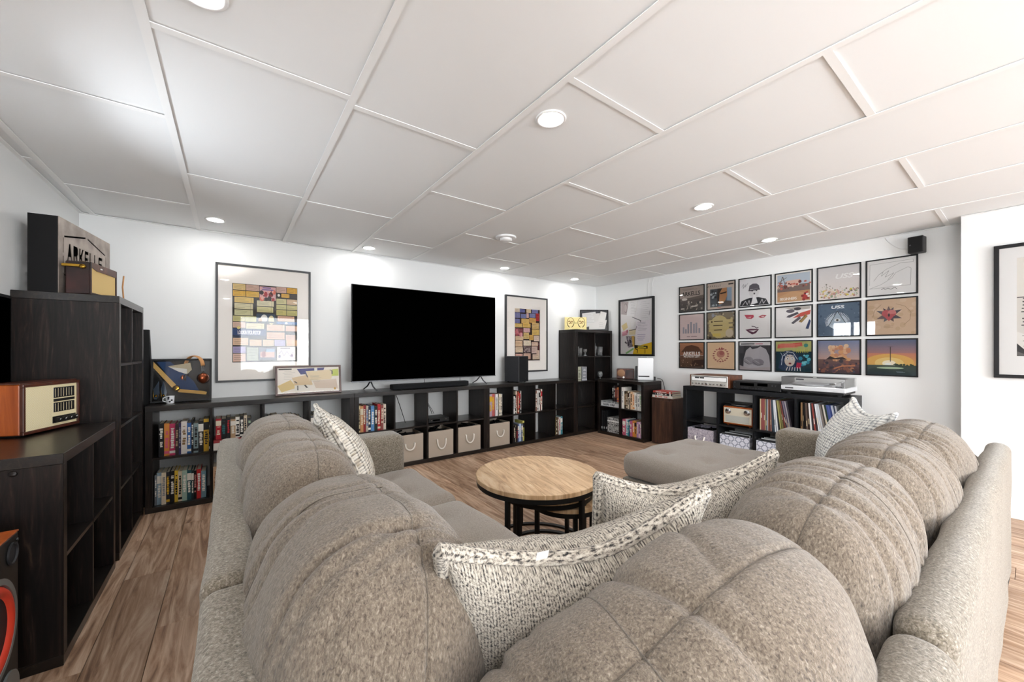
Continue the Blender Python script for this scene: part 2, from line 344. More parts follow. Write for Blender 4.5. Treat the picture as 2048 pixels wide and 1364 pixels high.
# ------------------------------------------------------------------ room shell
CZ = 2.1845; XL = -0.895; XR = 4.685; XJ = 4.44; YJ = 0.331; YT = 4.132; YB = -3.25
rnd = random.Random(7)
floor = tag(MB().box(XL-0.1, XR+0.1, YB-0.1, YT+0.1, -0.08, -0.012).build('floor', 'walnut'), kind='structure')
k = 0; x = -0.443-0.185*3
while x < XR:
    xa, xb = max(x, XL), min(x+0.185, XR)
    if xb-xa > 0.01:
        y = YB - rnd.random()*1.2
        while y < YT:
            ya, yb = max(y, YB), min(y+1.22, YT)
            if yb-ya > 0.02:
                g = 0.0009
                MB().rbox(xa+g, xb-g, ya+g, yb-g, -0.012, 0.0, 0.0012).build('plank', 'floor_oak', floor)
            y += 1.22
    x += 0.185
def wall_holes(name, axis, fixed, thick, a0, a1, z0, z1, holes):
    """wall across an axis; holes = (a,b,za,zb) sorted along the wall"""
    m = MB()
    def bx(a, b, za, zb):
        if b-a < 1e-4 or zb-za < 1e-4: return
        if axis == 'x': m.box(min(fixed, fixed+thick), max(fixed, fixed+thick), a, b, za, zb)
        else: m.box(a, b, min(fixed, fixed+thick), max(fixed, fixed+thick), za, zb)
    cur = a0
    for (a, b, za, zb) in holes:
        bx(cur, a, z0, z1); bx(a, b, z0, za); bx(a, b, zb, z1); cur = b
    bx(cur, a1, z0, z1)
    return tag(m.build(name, 'wall_paint'), kind='structure')
ZT = CZ + 0.075
wall_holes('wall_front', 'y', YT, 0.1, XL-0.1, XR+0.1, 0, ZT, [])
wall_holes('wall_left', 'x', XL, -0.14, YB-0.1, YT, 0, ZT, [(-2.35, -0.45, 0.75, 1.95), (1.83, 2.575, 1.44, 1.80)])
wall_holes('wall_right', 'x', XR, 0.1, YJ, YT, 0, ZT, [])
wall_holes('wall_rightside', 'x', XJ, 0.345, YB, YJ, 0, ZT, [])
wall_holes('wall_back', 'y', YB, -0.1, XL, XJ, 0, ZT, [(0.15, 3.85, 0.42, 2.05)])  # opening made for the added fill window
def window(name, axis, pos, a, b, za, zb, mull):
    """frame bars and panes in the wall opening"""
    t = bpy.data.objects.new(name, None); COL.objects.link(t); tag(t, kind='structure')
    def bar(n_, a0, a1, z0, z1, mat, th=0.05):
        m = MB()
        if axis == 'x': m.box(pos-th/2, pos+th/2, a0, a1, z0, z1)
        else: m.box(a0, a1, pos-th/2, pos+th/2, z0, z1)
        m.build(n_, mat, t)
    w = 0.045
    bar('window_frame', a, b, za, za+w, 'window_frame_white'); bar('window_frame', a, b, zb-w, zb, 'window_frame_white')
    bar('window_frame', a, a+w, za+w, zb-w, 'window_frame_white'); bar('window_frame', b-w, b, za+w, zb-w, 'window_frame_white')
    es = [a+w] + mull + [b-w]
    for m_ in mull: bar('mullion', m_-0.02, m_+0.02, za+w, zb-w, 'window_frame_white')
    for e0, e1 in zip(es[:-1], es[1:]):
        bar('pane', e0+0.02, e1-0.02, za+w, zb-w, 'glass_pane', 0.006)
window('window_1', 'x', XL-0.07, 1.83, 2.575, 1.44, 1.80, [2.225])
window('window_2', 'x', XL-0.07, -2.35, -0.45, 0.75, 1.95, [-1.40])
window('added_fill_window', 'y', YB-0.05, 0.15, 3.85, 0.42, 2.05, [1.38, 2.62])  # invented window, added to carry the frontal fill
tag(MB().rbox(XJ-0.015, XJ, YB, YJ, 0, 0.135, 0.003).build('baseboard_right', 'white_trim'), kind='structure')
tag(MB().rbox(XL, XJ, YB, YB+0.015, 0, 0.135, 0.003).build('baseboard_back', 'white_trim'), kind='structure')
tag(MB().rbox(XL, XL+0.014, YB+0.015, 1.6, 0, 0.135, 0.003).build('baseboard_left', 'white_trim'), kind='structure')
# ceiling: panels lying in a grid of runners
ceil = tag(MB().box(XL-0.1, XR+0.1, YB-0.1, YT+0.1, CZ+0.06, CZ+0.12).build('ceiling', 'ceiling_panel'), kind='structure')
gx = [-0.215+0.61*i for i in range(-1, 8+1)]
gx = [XL] + [g for g in gx if XL+0.02 < g < XR-0.02] + [XR]
HW = 0.014
for i, g in enumerate(gx[1:-1]):
    MB().box(g-HW, g+HW, YB, YT, CZ, CZ+0.003).box(g-0.003, g+0.003, YB, YT, CZ+0.003, CZ+0.04).build('ceiling_runner', 'ceiling_runner', ceil)
for i in range(len(gx)-1):
    a, b = gx[i], gx[i+1]
    off = 1.02 if i % 2 == 0 else 0.415
    if i <= 2: off = (0.97, 0.97, 0.365)[i] + (0.0 if i else 0.0)
    if i == 0: off = 0.62
    ts = []; y = off-1.25*6
    while y < YT:
        if y > YB+0.05: ts.append(y)
        y += 1.25
    for y in ts:
        MB().box(a+(HW if i else 0), b-(HW if i < len(gx)-2 else 0), y-HW, y+HW, CZ+0.0008, CZ+0.0035).build('cross_tee', 'ceiling_runner', ceil)
    es = [YB] + ts + [YT]
    for y0, y1 in zip(es[:-1], es[1:]):
        o = MB().rbox(-(b-a)/2+0.004, (b-a)/2-0.004, -(y1-y0)/2+0.004, (y1-y0)/2-0.004, 0, 0.012, 0.002).build('ceiling_tile', 'ceiling_panel', ceil)
        o.location = ((a+b)/2, (y0+y1)/2, CZ+0.0065); o.rotation_euler = ((rnd.random()-0.5)*0.004, (rnd.random()-0.5)*0.006, 0)
for n_, (x0, x1, y0, y1) in enumerate([(XL, XR, YT-0.02, YT), (XL, XL+0.02, YB, YT-0.02), (XR-0.02, XR, YJ+0.0, YT-0.02), (XJ-0.02, XJ, YB, YJ)]):
    tag(MB().box(x0, x1, y0, y1, CZ-0.001, CZ+0.002).build('trim_%d' % (n_+1), 'ceiling_runner'), kind='structure')
# recessed downlights
def downlight(x, y, label):
    t = thing('recessed_downlight', label, 'ceiling light', (x, y, CZ+0.003), 0, 'recessed ceiling downlights')
    MB().lathe([(0.046, 0.004), (0.048, -0.0005), (0.062, -0.004), (0.066, -0.001), (0.066, 0.004)], 32, cap=False).build('trim_ring', 'white_trim', t, True)
    MB().cyl((0, 0, -0.0012), 0.047, 0.001, n=32).build('lens', 'lamp_lens', t)
DL = [(-0.096, 3.749, 'glowing downlight above the ticket collage poster with wide mat'), (1.10, 3.885, 'glowing downlight above the left half of the television'),
      (2.71, 3.85, 'glowing downlight between the television and the smaller collage poster'), (3.93, 3.86, 'small glowing downlight nearest the far room corner'),
      (1.126, 1.249, 'largest glowing downlight near the centre of the ceiling'), (2.68, 1.38, 'glowing downlight above the chaise, right of the smoke detector'),
      (3.97, 1.44, 'glowing downlight closest to the wall of framed record covers'), (-0.07, 1.385, 'downlight cut off by the top edge of the photo'),
      (-0.07, -1.1, 'downlight behind the photographer, first of its row'), (1.12, -1.1, 'downlight behind the photographer, second of its row'),
      (2.68, -1.1, 'downlight behind the photographer, third of its row'), (3.95, -1.1, 'downlight behind the photographer, fourth of its row')]
for d in DL: downlight(*d)
t = thing('smoke_detector', 'round white smoke detector on the ceiling before the television', 'smoke detector', (1.975, 2.785, CZ+0.005))
MB().lathe([(0.0, 0), (0.09, 0), (0.092, -0.006), (0.088, -0.014), (0.07, -0.02), (0.062, -0.018), (0.058, -0.012), (0.0, -0.012)], 36).build('base', 'white_plastic', t, True, angle=40)
MB().lathe([(0.056, -0.012), (0.054, -0.03), (0.045, -0.038), (0.0, -0.04)], 32, cap=False).build('sensor_cap', 'white_trim', t, True, angle=50)
# ------------------------------------------------------------------ cube shelving
class Shelf:
    def __init__(s, label, origin, rz, cols, rows, W, H, D, flat='black_brown_flat', up='black_brown', group='black-brown cube shelves', name='cube_shelf'):
        s.o, s.rz, s.cols, s.rows, s.W, s.H, s.D = origin, rz, cols, rows, W, H, D
        s.t = 0.04; s.d = 0.016
        s.cw = (W-2*s.t-(cols-1)*s.d)/cols; s.ch = (H-2*s.t-(rows-1)*s.d)/rows
        r = s.root = thing(name, label, 'shelf', (*origin, 0) if len(origin) == 2 else origin, rz, group)
        MB().rbox(0, W, 0, D, H-s.t, H, 0.0015).build('top_panel', flat, r)
        MB().rbox(0, W, 0, D, 0, s.t, 0.0015).build('bottom_panel', flat, r)
        for xa in (0, W-s.t): MB().rbox(xa, xa+s.t, 0, D, s.t, H-s.t, 0.0015).build('side_panel', up, r)
        for i in range(1, cols):
            xa = s.t+i*s.cw+(i-1)*s.d
            MB().box(xa, xa+s.d, 0.003, D-0.003, s.t, H-s.t).build('divider', up, r)
        for j in range(1, rows):
            za = s.t+j*s.ch+(j-1)*s.d
            for i in range(cols):
                xa = s.t+i*(s.cw+s.d)
                MB().box(xa, xa+s.cw, 0.003, D-0.003, za, za+s.d).build('shelf_board', flat, r)
    def cell(s, i, j): return s.t+i*(s.cw+s.d), s.t+j*(s.ch+s.d)
    def wp(s, x, y, z):
        c, n_ = math.cos(s.rz), math.sin(s.rz); return (s.o[0]+c*x-n_*y, s.o[1]+n_*x+c*y, z)
YF = 3.776; XA = -0.498; WK = 1.467; HK = 0.775; DK = 0.350
SA = Shelf('long low cube shelf below the shadow box and the ticket poster', (XA, YF), 0, 4, 2, 0.936-XA-0.001, HK, DK)
SB = Shelf('long low cube shelf carrying the television and soundbar', (0.936, YF), 0, 4, 2, WK, HK, DK)
SCc = Shelf('long low cube shelf carrying the black subwoofer', (0.936+WK+0.001, YF), 0, 4, 2, WK-0.002, HK, DK)
ST = Shelf('tall narrow cube shelf in the far corner topped by a yellow board', (3.872, YF), 0, 2, 4, 0.77, 1.475, DK)
SQ = Shelf('square cube shelf with white router on top', (4.24, 3.711), -PI/2, 2, 2, 0.765, HK, 0.39)
SR = Shelf('long low cube shelf of records under the framed covers', (4.18, 2.387), -PI/2, 4, 2, WK, HK, 0.39, 'black_grey_flat', 'black_grey_flat')
SL = Shelf('empty square cube shelf at the left carrying an orange radio', (-0.505, 2.15), PI/2, 2, 2, 0.80, 0.795, 0.388)
STL = Shelf('tall empty cube shelf on the left carrying the steel name sign', (-0.505, 3.04), PI/2, 2, 4, 0.734, 1.485, 0.388)
for yy, zz in ((0.34, 0.74), (0.34, 0.055)):
    MB().lathe([(0.0, -0.003), (0.009, -0.002), (0.011, 0.0)], 16, (-0.002, 0, 0), 'x').build('cover_cap', 'black_brown', SL.root, True).location = (-0.0005, 0.12, zz)
# ------------------------------------------------------------------ books
CN = {}
def book(sh, x, y, z, w, h, d, col, acc, name_label, group, lean=0.0, seed=0, marks=True, lay=False, rzx=0.0):
    """spine at -y; x thickness, z up; lay: stacked flat"""
    rr = random.Random(seed*131+int(x*1000))
    rt = bpy.data.objects.new('book', None)
    m = MB(); th = 0.0025
    m.box(0, w, 0, 0.003, 0, h, col); m.box(0, th, 0.003, d, 0, h, col); m.box(w-th, w, 0.003, d, 0, h, col)
    if marks:
        e = -0.0004; kind = rr.randrange(4)
        def q(xa, xb, za, zb, c): m.poly([(xa, e, za), (xb, e, za), (xb, e, zb), (xa, e, zb)], c)
        if kind == 0: q(0, w, h*0.06, h*0.14, acc)
        if kind == 1: q(0, w, h*0.66, h*0.9, acc)
        zz = h*(0.2+0.1*rr.random()); top = h*(0.86 if kind != 1 else 0.62); e = -0.0008
        lw = w*0.26; c2 = acc if kind != 1 else acc
        while zz < top:
            lh = 0.006+0.012*rr.random(); q(w/2-lw*(0.7+rr.random()*0.6), w/2+lw*(0.7+rr.random()*0.6), zz, min(zz+lh, top), c2); zz += lh+0.0035
            if rr.random() < 0.12: zz += 0.02
    o = m.build('book', 'book_cover'); MB().box(th, w-th, 0.004, d-0.003, 0.003, h-0.003).build('pages', 'paper_pages', o)
    o.location = sh.wp(x, y, z); o.rotation_euler = (0, lean, sh.rz)
    if lay: o.rotation_euler = (0, -PI/2, sh.rz); o.location = sh.wp(x+h, y, z)
    return tag(o, name_label, 'book', group)
def row(sh, i, j, items, phrase, group, y0=0.03, x0=0.004, z0=0.0, scale=1.0, d=0.17, seed=1, lean_last=0.0, start=0, xend=None):
    """items: (thickness, height, colour name, hex, accent)"""
    cx, cz = sh.cell(i, j); x = cx+x0; rr = random.Random(seed)
    for n_, (w, h, cn, c, a) in enumerate(items):
        w *= scale; yy = y0+rr.random()*0.018
        book(sh, x, yy, cz+z0+0.0005, w, h, d, c, a, '%s book, %s from left in %s' % (cn, ordinal(n_+start), phrase), group, seed=seed*17+n_)
        x += w+0.0008
    return x
BK, WH, CR, TN, YL, RD, PK, OR, BL, NV, TL, GN, GY, BR, PU, LB = '#17171a', '#e8e4da', '#dccfb6', '#b89a78', '#d9ab2c', '#b3202a', '#d55a7a', '#cf7a2c', '#2f66a8', '#1d2740', '#2b6a70', '#9fb79a', '#8d9296', '#4a3228', '#5d4a7c', '#9db8c8'
row(SA, 0, 1, [(0.026,.245,'black and white',BK,WH),(0.027,.24,'orange and pink',"#d98a3c",PK),(0.03,.235,'pink','#c43a62',WH),(0.017,.23,'dark brown','#3a2a2a',TN),(0.012,.235,'purple','#332c55',GY),(0.031,.245,'white dotted','#e9e2dc','#8a6a40'),(0.022,.23,'blue','#2e5f9e',WH),(0.012,.25,'thin black',BK,WH),(0.026,.225,'teal grey','#84989a',BK),(0.028,.24,'black lettered',BK,WH),(0.029,.25,'yellow','#d4a62e',BK),(0.015,.245,'black',BK,WH)],
    'top cube under the uniform shadow box', 'books under the shadow box', seed=1, x0=0.03, scale=1.08)
row(SA, 0, 0, [(0.012,.22,'grey','#6b747c',WH),(0.026,.235,'pale blue',"#8fa9ba",WH),(0.025,.235,'cream',CR,GY),(0.02,.235,'black and yellow','#22252c',YL),(0.024,.235,'black',BK,WH),(0.02,.235,'yellow','#d8b33a',BK),(0.022,.225,'cream and black',CR,BK),(0.028,.23,'pale green','#9db9ab',WH),(0.024,.225,'teal dotted','#24545c',WH),(0.014,.22,'dark teal','#153238',WH),(0.016,.215,'black and pink',BK,'#c98a86'),(0.026,.225,'red','#c22a2c',WH),(0.03,.205,'blue grey','#7396a4',WH)],
    'bottom cube under the uniform shadow box', 'books under the shadow box', seed=2, x0=0.006, scale=1.0)
GP = 'books beside the sofa back'
for n_, (h, w, d, c, a, lb) in enumerate([(0.30, 0.055, 0.23, '#e6e2da', '#6c6a68', 'thick white book lying flat, lowest in the stack beside the sofa'), (0.285, 0.022, 0.22, '#a33a3c', '#d8d4cc', 'red and grey book lying flat on the thick white book beside the sofa')]):
    cx, cz = SA.cell(1, 1); book(SA, cx+0.006, 0.02, cz+(0.0005 if n_ == 0 else 0.0562), w, h, d, c, a, lb, GP, seed=40+n_, lay=True)
row(SA, 1, 1, [(0.032,.165,'red','#a8202c',CR),(0.03,.16,'black and teal',BK,TL),(0.024,.17,'black and red',BK,RD),(0.03,.15,'tan',TN,WH),(0.026,.165,'white lettered',WH,BK),(0.024,.17,'black lettered',BK,WH),(0.02,.175,'beige','#c9b9a0',BK),(0.028,.15,'dark grey','#3c3d40',GN)],
    'top of the flat stack beside the sofa', GP, z0=0.0795, seed=3, x0=0.02, scale=1.06)
row(SA, 1, 0, [(0.036,.225,'peach','#cfae8e','#8a6a50'),(0.03,.225,'amber','#d08a34',BK),(0.03,.22,'sand','#c9a77c',BR)], 'bottom cube half hidden by the sofa', GP, seed=4)
row(SA, 2, 1, [(0.02,.20,'dark grey','#34363a',GY),(0.022,.225,'grey and cream','#6c6c6c',CR),(0.042,.235,'cream','#d8c4a4',BR),(0.026,.2,'grey','#6a6a6a',GY),(0.024,.205,'black',BK,GY),(0.02,.225,'ivory',CR,BR),(0.014,.22,'yellow','#c49a3c',BK),(0.022,.225,'black lettered',BK,WH),(0.03,.215,'purple and pink','#4c2f57',PK),(0.026,.205,'teal','#2c4a50',WH)],
    'top cube behind the left sofa cushions', 'books behind the sofa cushions', seed=5, x0=0.006, scale=1.05)
row(SA, 3, 1, [(0.026,.20,'grey','#5c6062',WH),(0.024,.22,'white','#c9c9c4',BK),(0.03,.205,'olive','#6d6a3c',WH),(0.024,.20,'black',BK,WH),(0.028,.215,'green and white','#a9b07c',BK),(0.022,.2,'navy',NV,WH),(0.02,.19,'dark blue','#24345c',WH)],
    'top cube behind the cream corner pillow', 'books behind the sofa cushions', seed=6, x0=0.006, scale=1.05)
row(SB, 0, 1, [(0.014,.255,'ivory',"#d9c79c",BR),(0.026,.25,'orange and cream','#c98f5c',CR),(0.022,.255,'dark red','#8c1f26',CR),(0.02,.25,'multicoloured','#b7a99a',BL),(0.024,.24,'black dotted',NV,WH),(0.03,.245,'blue and white','#5c8fc4',WH),(0.028,.235,'black and green','#1f2a24',WH),(0.028,.255,'bright red','#b9262c',CR),(0.024,.245,'maroon','#8d4a44',CR),(0.026,.25,'cream','#cfc4b4',BR)],
    'top cube left of the television cables', 'books under the television', seed=7, x0=0.006, scale=1.05)
row(SCc, 0, 1, [(0.05,.265,'yellow and purple','#b8a2b4','#d9b02c'),(0.045,.265,'yellow and red','#c0605c','#d9b02c'),(0.036,.26,'white','#ece8ea',GY),(0.014,.26,'thin black','#2a2a26',CR),(0.022,.26,'cream','#e2d8be',GY),(0.018,.255,'ivory','#d9d2c0',BR),(0.016,.255,'grey','#c4c2bd',BK)],
    'top cube above the fourth cloth bin', 'books under the subwoofer', seed=8, x0=0.006)
row(SCc, 1, 1, [(0.012,.21,'pink brown','#b98d84',BR),(0.03,.215,'white','#e6e6e2',GY),(0.014,.23,'dark green','#27332c',WH),(0.022,.275,'cream','#d9cdb6',RD),(0.02,.27,'orange red','#a84c38',CR),(0.026,.275,'black and red',BK,RD),(0.018,.275,'pale grey','#cfcdc8',BK)],
    'second top cube under the subwoofer', 'books under the subwoofer', seed=9)
row(SCc, 2, 1, [(0.02,.265,'white and red','#e0d4cc',RD),(0.03,.26,'brown','#8a6c60',WH),(0.022,.265,'white','#e9e4dd',GY),(0.022,.262,'pale grey','#d8d6d2',BK),(0.024,.27,'dark red','#5c2022',CR),(0.02,.275,'ivory','#e6dfd2',RD)],
    'third top cube under the subwoofer', 'books under the subwoofer', seed=10)
row(SCc, 1, 0, [(0.022,.205,'brown','#7a6654',CR),(0.03,.21,'black lettered',BK,CR),(0.01,.205,'cream','#d9c7a8',BK),(0.024,.21,'black and red','#251a1c',RD),(0.02,.215,'dark blue','#5a6a9a',WH),(0.03,.22,'pale blue','#b4cbe6',WH),(0.022,.215,'grey blue','#6a7488',WH),(0.026,.25,'yellow green','#c9c46a',BK)],
    'bottom cube right of the fourth cloth bin', 'books under the subwoofer', seed=11)
row(SCc, 3, 0, [(0.014,.23,'cream','#d6cdb4',BK),(0.022,.235,'pale yellow','#d0bf6c',BK),(0.02,.235,'black lettered','#3a3230',WH),(0.016,.23,'brown','#7a5c44',CR),(0.03,.235,'grey and white','#c2c8c8',RD),(0.014,.235,'silver','#a9b6ba',WH),(0.024,.24,'teal','#2f7c86',WH),(0.012,.235,'blue','#4a90b0',WH)],
    'bottom right cube beside the tall corner shelf', 'books under the subwoofer', seed=12)
GQ = 'books in the square shelf below the router'
cx, cz = SQ.cell(0, 1)
for n_, (h, w, d, z, c, a, lb) in enumerate([(0.31, 0.05, 0.2, 0.0005, '#c9cacb', '#6a6c70', 'thick silver book lying flat in the top left cube below the wooden radio'), (0.29, 0.022, 0.2, 0.0512, '#a9acad', '#5c5e60', 'thin grey book lying flat on the thick silver book')]):
    book(SQ, cx+0.008, 0.02, cz+z, w, h, d, c, a, lb, GQ, seed=60+n_, lay=True)
row(SQ, 0, 1, [(0.014,.21,'black and white',BK,WH),(0.02,.22,'dark grey','#3a3434',WH),(0.03,.215,'black and red','#2a1a1c','#c26a5c'),(0.032,.20,'orange and purple','#c77c4a','#7a4a6c')], 'top of the flat silver books', GQ, z0=0.0739, x0=0.2, seed=13)
row(SQ, 1, 1, [(0.034,.285,'white tall','#e8e4dc',GY),(0.03,.235,'dark brown','#3c3026',TN),(0.02,.235,'olive brown','#594a32',CR),(0.032,.24,'ivory','#e0d2bc',BR),(0.014,.235,'black and white',BK,WH),(0.03,.235,'peach','#dfba94',BK),(0.026,.23,'cream','#e6d8c2',OR),(0.024,.225,'white','#eceae4',GY),(0.016,.225,'black lettered','#c9c7c2',BK),(0.034,.215,'pale white','#e9e7e2',GY),(0.026,.215,'pale grey','#d9dcd4',GN)],
    'top right cube under the white router', GQ, seed=14, scale=1.05)
row(SQ, 1, 0, [(0.016,.21,'purple','#7a2c5c',WH),(0.04,.21,'pink','#c25c74',WH),(0.028,.215,'white and blue','#dfe6ea','#6ab0c0'),(0.014,.205,'teal','#3c8c98',WH),(0.022,.21,'navy','#38446c',WH),(0.024,.205,'rose','#b25c84',WH),(0.03,.21,'orange','#d4863c',WH),(0.026,.21,'amber','#c98f3a',BK),(0.022,.205,'lilac','#b98fc0',WH),(0.03,.205,'pale pink','#e6c4d0',PU),(0.03,.205,'mauve','#c9a0bc',WH)],
    'bottom right cube under the router', GQ, seed=15, scale=1.12)
for n_ in range(3):
    cx, cz = SQ.cell(0, 0)
    o = MB().rbox(0, 0.026, 0, 0.25, 0, 0.285, 0.002, '#16181a').build('binder', 'book_cover'); o.location = SQ.wp(cx+0.012+n_*0.032, 0.02+0.01*n_, cz+0.0005); o.rotation_euler = (0, 0, SQ.rz)
    MB().box(0.006, 0.02, -0.0006, 0.0, 0.03, 0.06, '#c9cccc').build('spine_label', 'book_cover', o)
    tag(o, 'black binder, %s from the left beside the patterned box' % ordinal(n_), 'binder', 'black binders')
t = thing('patterned_box', 'black and white damask storage box in the square corner shelf', 'box', SQ.wp(cx+0.125, 0.02, cz+0.0005), SQ.rz)
MB().rbox(0, 0.195, 0, 0.24, 0, 0.15, 0.002).build('box_body', 'damask_box', t); ld = MB().rbox(-0.003, 0.198, -0.003, 0.243, 0.15, 0.165, 0.002).build('lid', 'white_trim', t); MB().rbox(-0.002, 0.197, -0.002, 0.242, 0.1655, 0.205, 0.002).build('lid_top', 'damask_box', ld)
# books on the brown speaker beside the square shelf
sp = thing('wood_speaker', 'brown wooden floor speaker between square shelf and record shelf', 'speaker', (4.35, 2.915, 0), -PI/2)
MB().rbox(0, 0.295, 0.012, 0.26, 0, 0.575, 0.003).build('cabinet', 'walnut', sp); MB().rbox(0.008, 0.287, 0, 0.012, 0.012, 0.55, 0.003).build('grille_cloth', 'walnut', sp); MB().rbox(-0.002, 0.297, -0.002, 0.262, 0.575, 0.583, 0.002).build('top_edge', 'receiver_wood', sp)
class Fake: pass
FS = Fake(); FS.rz = -PI/2; FS.wp = lambda x, y, z: (4.35+y, 2.915-x, z)
for n_, (h, w, z, c, a, lb) in enumerate([(0.28, 0.03, 0.5835, '#dcd8d0', '#c0453c', 'white book at the bottom of the stack on brown speaker'), (0.27, 0.028, 0.614, '#26282a', '#e0ddd6', 'black and white book in the middle of the stack on brown speaker'), (0.26, 0.022, 0.6425, '#b5443a', '#e0ddd6', 'red book on top of the stack on brown speaker')]):
    book(FS, 0.01, 0.01+0.008*n_, z, w, h, 0.2, c, a, lb, 'books stacked on the brown speaker', seed=70+n_, lay=True)
# records in the two right cubes of the record shelf
lp = ['#cbb893','#8a4a48','#94524e','#8d4a4a','#b8ae82','#55585a','#9fb0bd','#b98a7c','#7a4a40','#a0746c','#3c4a58','#d9dde2','#e2e4e8','#2a2c30','#a09a62','#8a8450','#6c4a3c','#b25c50','#3c3438','#8a7f92','#6a6478','#b5b2b8','#45414c','#c9c4c0']
for ci, (cl, phr) in enumerate(((2, 'record cube beside the retro radio'), (3, 'rightmost record cube behind the knitted pillow'))):
    cx, cz = SR.cell(cl, 1); x = cx+(0.03 if ci == 0 else 0.02); rr = random.Random(5+ci)
    pal = lp if ci == 0 else ['#8a6a4a','#1c1612','#1f1a18','#5c4a40','#3c2c28','#e6e2e0','#2a2a2e','#a04c44','#3a2c30','#dfe3e8','#e9edf2','#cdd2d8','#7d7570','#46423e','#c9c4bc','#2c3c2c','#44548a','#50609a','#3c4a80','#d9dee8','#bcc6d8','#2b3550','#c4c8d0','#4c7a90','#4e7a3c']
    for n_ in range(23):
        w = 0.005+0.009*rr.random(); lean = 0.0 if n_ < 9 and ci == 0 else (0.02*(n_-8) if ci == 0 else 0.014*n_); lean = min(lean, 0.17)
        h = 0.305; c = pal[n_ % len(pal)]
        if x+w+h*math.sin(lean) > 99: break
        m = MB().box(0, w, 0, 0.305, 0, h, c); q = rr.random()
        if q > 0.4:
            e = -0.0005; z = 0.04+0.1*rr.random(); cc = rr.choice(['#e8e4dc', '#202020', '#d8c8a0'])
            m.poly([(w*0.25, e, z), (w*0.75, e, z), (w*0.75, e, z+0.05), (w*0.25, e, z+0.05)], cc)
        o = m.build('record_sleeve', 'book_cover'); o.rotation_euler = (0, 0, SR.rz)
        # leaning stack: tops drift to the left, feet stay on the shelf
        L_ = lean; o.rotation_euler = Matrix.Rotation(SR.rz, 3, 'Z').to_euler() if L_ == 0 else (Matrix.Rotation(SR.rz, 3, 'Z') @ Matrix.Rotation(-L_, 3, 'Y')).to_euler()
        xx = x + h*math.sin(L_) if L_ else x
        o.location = SR.wp(xx, 0.045+0.012*rr.random(), cz+0.0006+ (0.0))
        tag(o, 'record sleeve, %s from the left in %s' % (ordinal(n_), phr), 'record', 'records in sleeves')
        x += (w+0.0006)/max(0.6, math.cos(L_))
        if xx + w > cx+SR.cw-0.012: break
# ------------------------------------------------------------------ bins, boxes and devices in the cubes
def cloth_bin(sh, i, j, label, drop=0.10, w=0.29, h=0.275, mat='bin_cloth', handle=True, x0=0.008, hy=0.155, dents=0):
    cx, cz = sh.cell(i, j); t = thing('cloth_bin', label, 'storage bin', sh.wp(cx+x0, 0.012, cz+0.0005), sh.rz, 'storage bins')
    th = 0.004; d = 0.29; m = MB()
    for (a, b, c, e) in ((0, w, 0, th), (0, w, d-th, d), (0, th, th, d-th), (w-th, w, th, d-th)): m.rbox(a, b, c, e, 0, h, 0.0015)
    m.box(th, w-th, th, d-th, 0, 0.006); m.build('bin_body', mat, t)
    if handle:
        hw = 0.05; pts = [(w/2+hw*math.cos(PI+PI*k/14)*(1.0), -0.012-0.006*math.sin(PI*k/14), h*0.62+0.012-drop*math.sin(PI*k/14)**0.8) for k in range(15)]
        pts = [(w/2-hw, 0.002, h*0.62+0.014)]+pts+[(w/2+hw, 0.002, h*0.62+0.014)]
        MB().tube(pts, 0.008, 8).build('rope_handle', 'rope', t, True)
    # dark jumble inside, visible over the rim
    rr = random.Random(i*7+j+int(cx*100)); m = MB()
    for k in range(5):
        p = [(0.03+rr.random()*(w-0.06), 0.04+rr.random()*(d-0.08), h-0.045+0.05*rr.random()) for _ in range(5)]; m.tube(p, 0.009, 6)
    m.build('cable_tangle', 'black_matte', t, True)
    return t
cloth_bin(SB, 1, 0, 'beige cloth bin beside the sofa arm, first of four with rope handle', 0.062)
cloth_bin(SB, 2, 0, 'beige cloth bin below the cable box, second of four', 0.10)
cloth_bin(SB, 3, 0, 'creased beige cloth bin below the empty cube, third of four', 0.088, h=0.28)
cloth_bin(SCc, 0, 0, 'beige cloth bin below the yellow magazines, fourth of four', 0.07, h=0.272)
cloth_bin(SR, 0, 0, 'grey paisley bin with white handle in the record shelf', 0.05, 0.285, 0.27, 'paisley_cloth', hy=0.1)
def file_box(sh, i, j, label, w=0.29, h=0.255):
    cx, cz = sh.cell(i, j); t = thing('file_box', label, 'file box', sh.wp(cx+0.012, 0.015, cz+0.0005), sh.rz, 'lattice file boxes')
    th = 0.004; d = 0.27; m = MB()
    m.box(0, w, 0, th, 0, h).box(0, w, d-th, d, 0, h).box(0, th, th, d-th, 0, h).box(w-th, w, th, d-th, 0, h).box(th, w-th, th, d-th, 0, 0.005); m.build('box_body', 'lattice_card', t)
    rr = random.Random(i)
    for k in range(7):
        MB().box(0.012, w-0.012-0.03*rr.random(), 0.02+k*0.034, 0.028+k*0.034, 0.006, h+0.004+0.014*rr.random()).build('folder', 'white_trim' if k % 3 else 'charcoal_cabinet', t)
file_box(SR, 1, 0, 'grey lattice file box below the retro radio'); file_box(SR, 2, 0, 'grey lattice file box half hidden by the sofa arm', 0.28, 0.25)
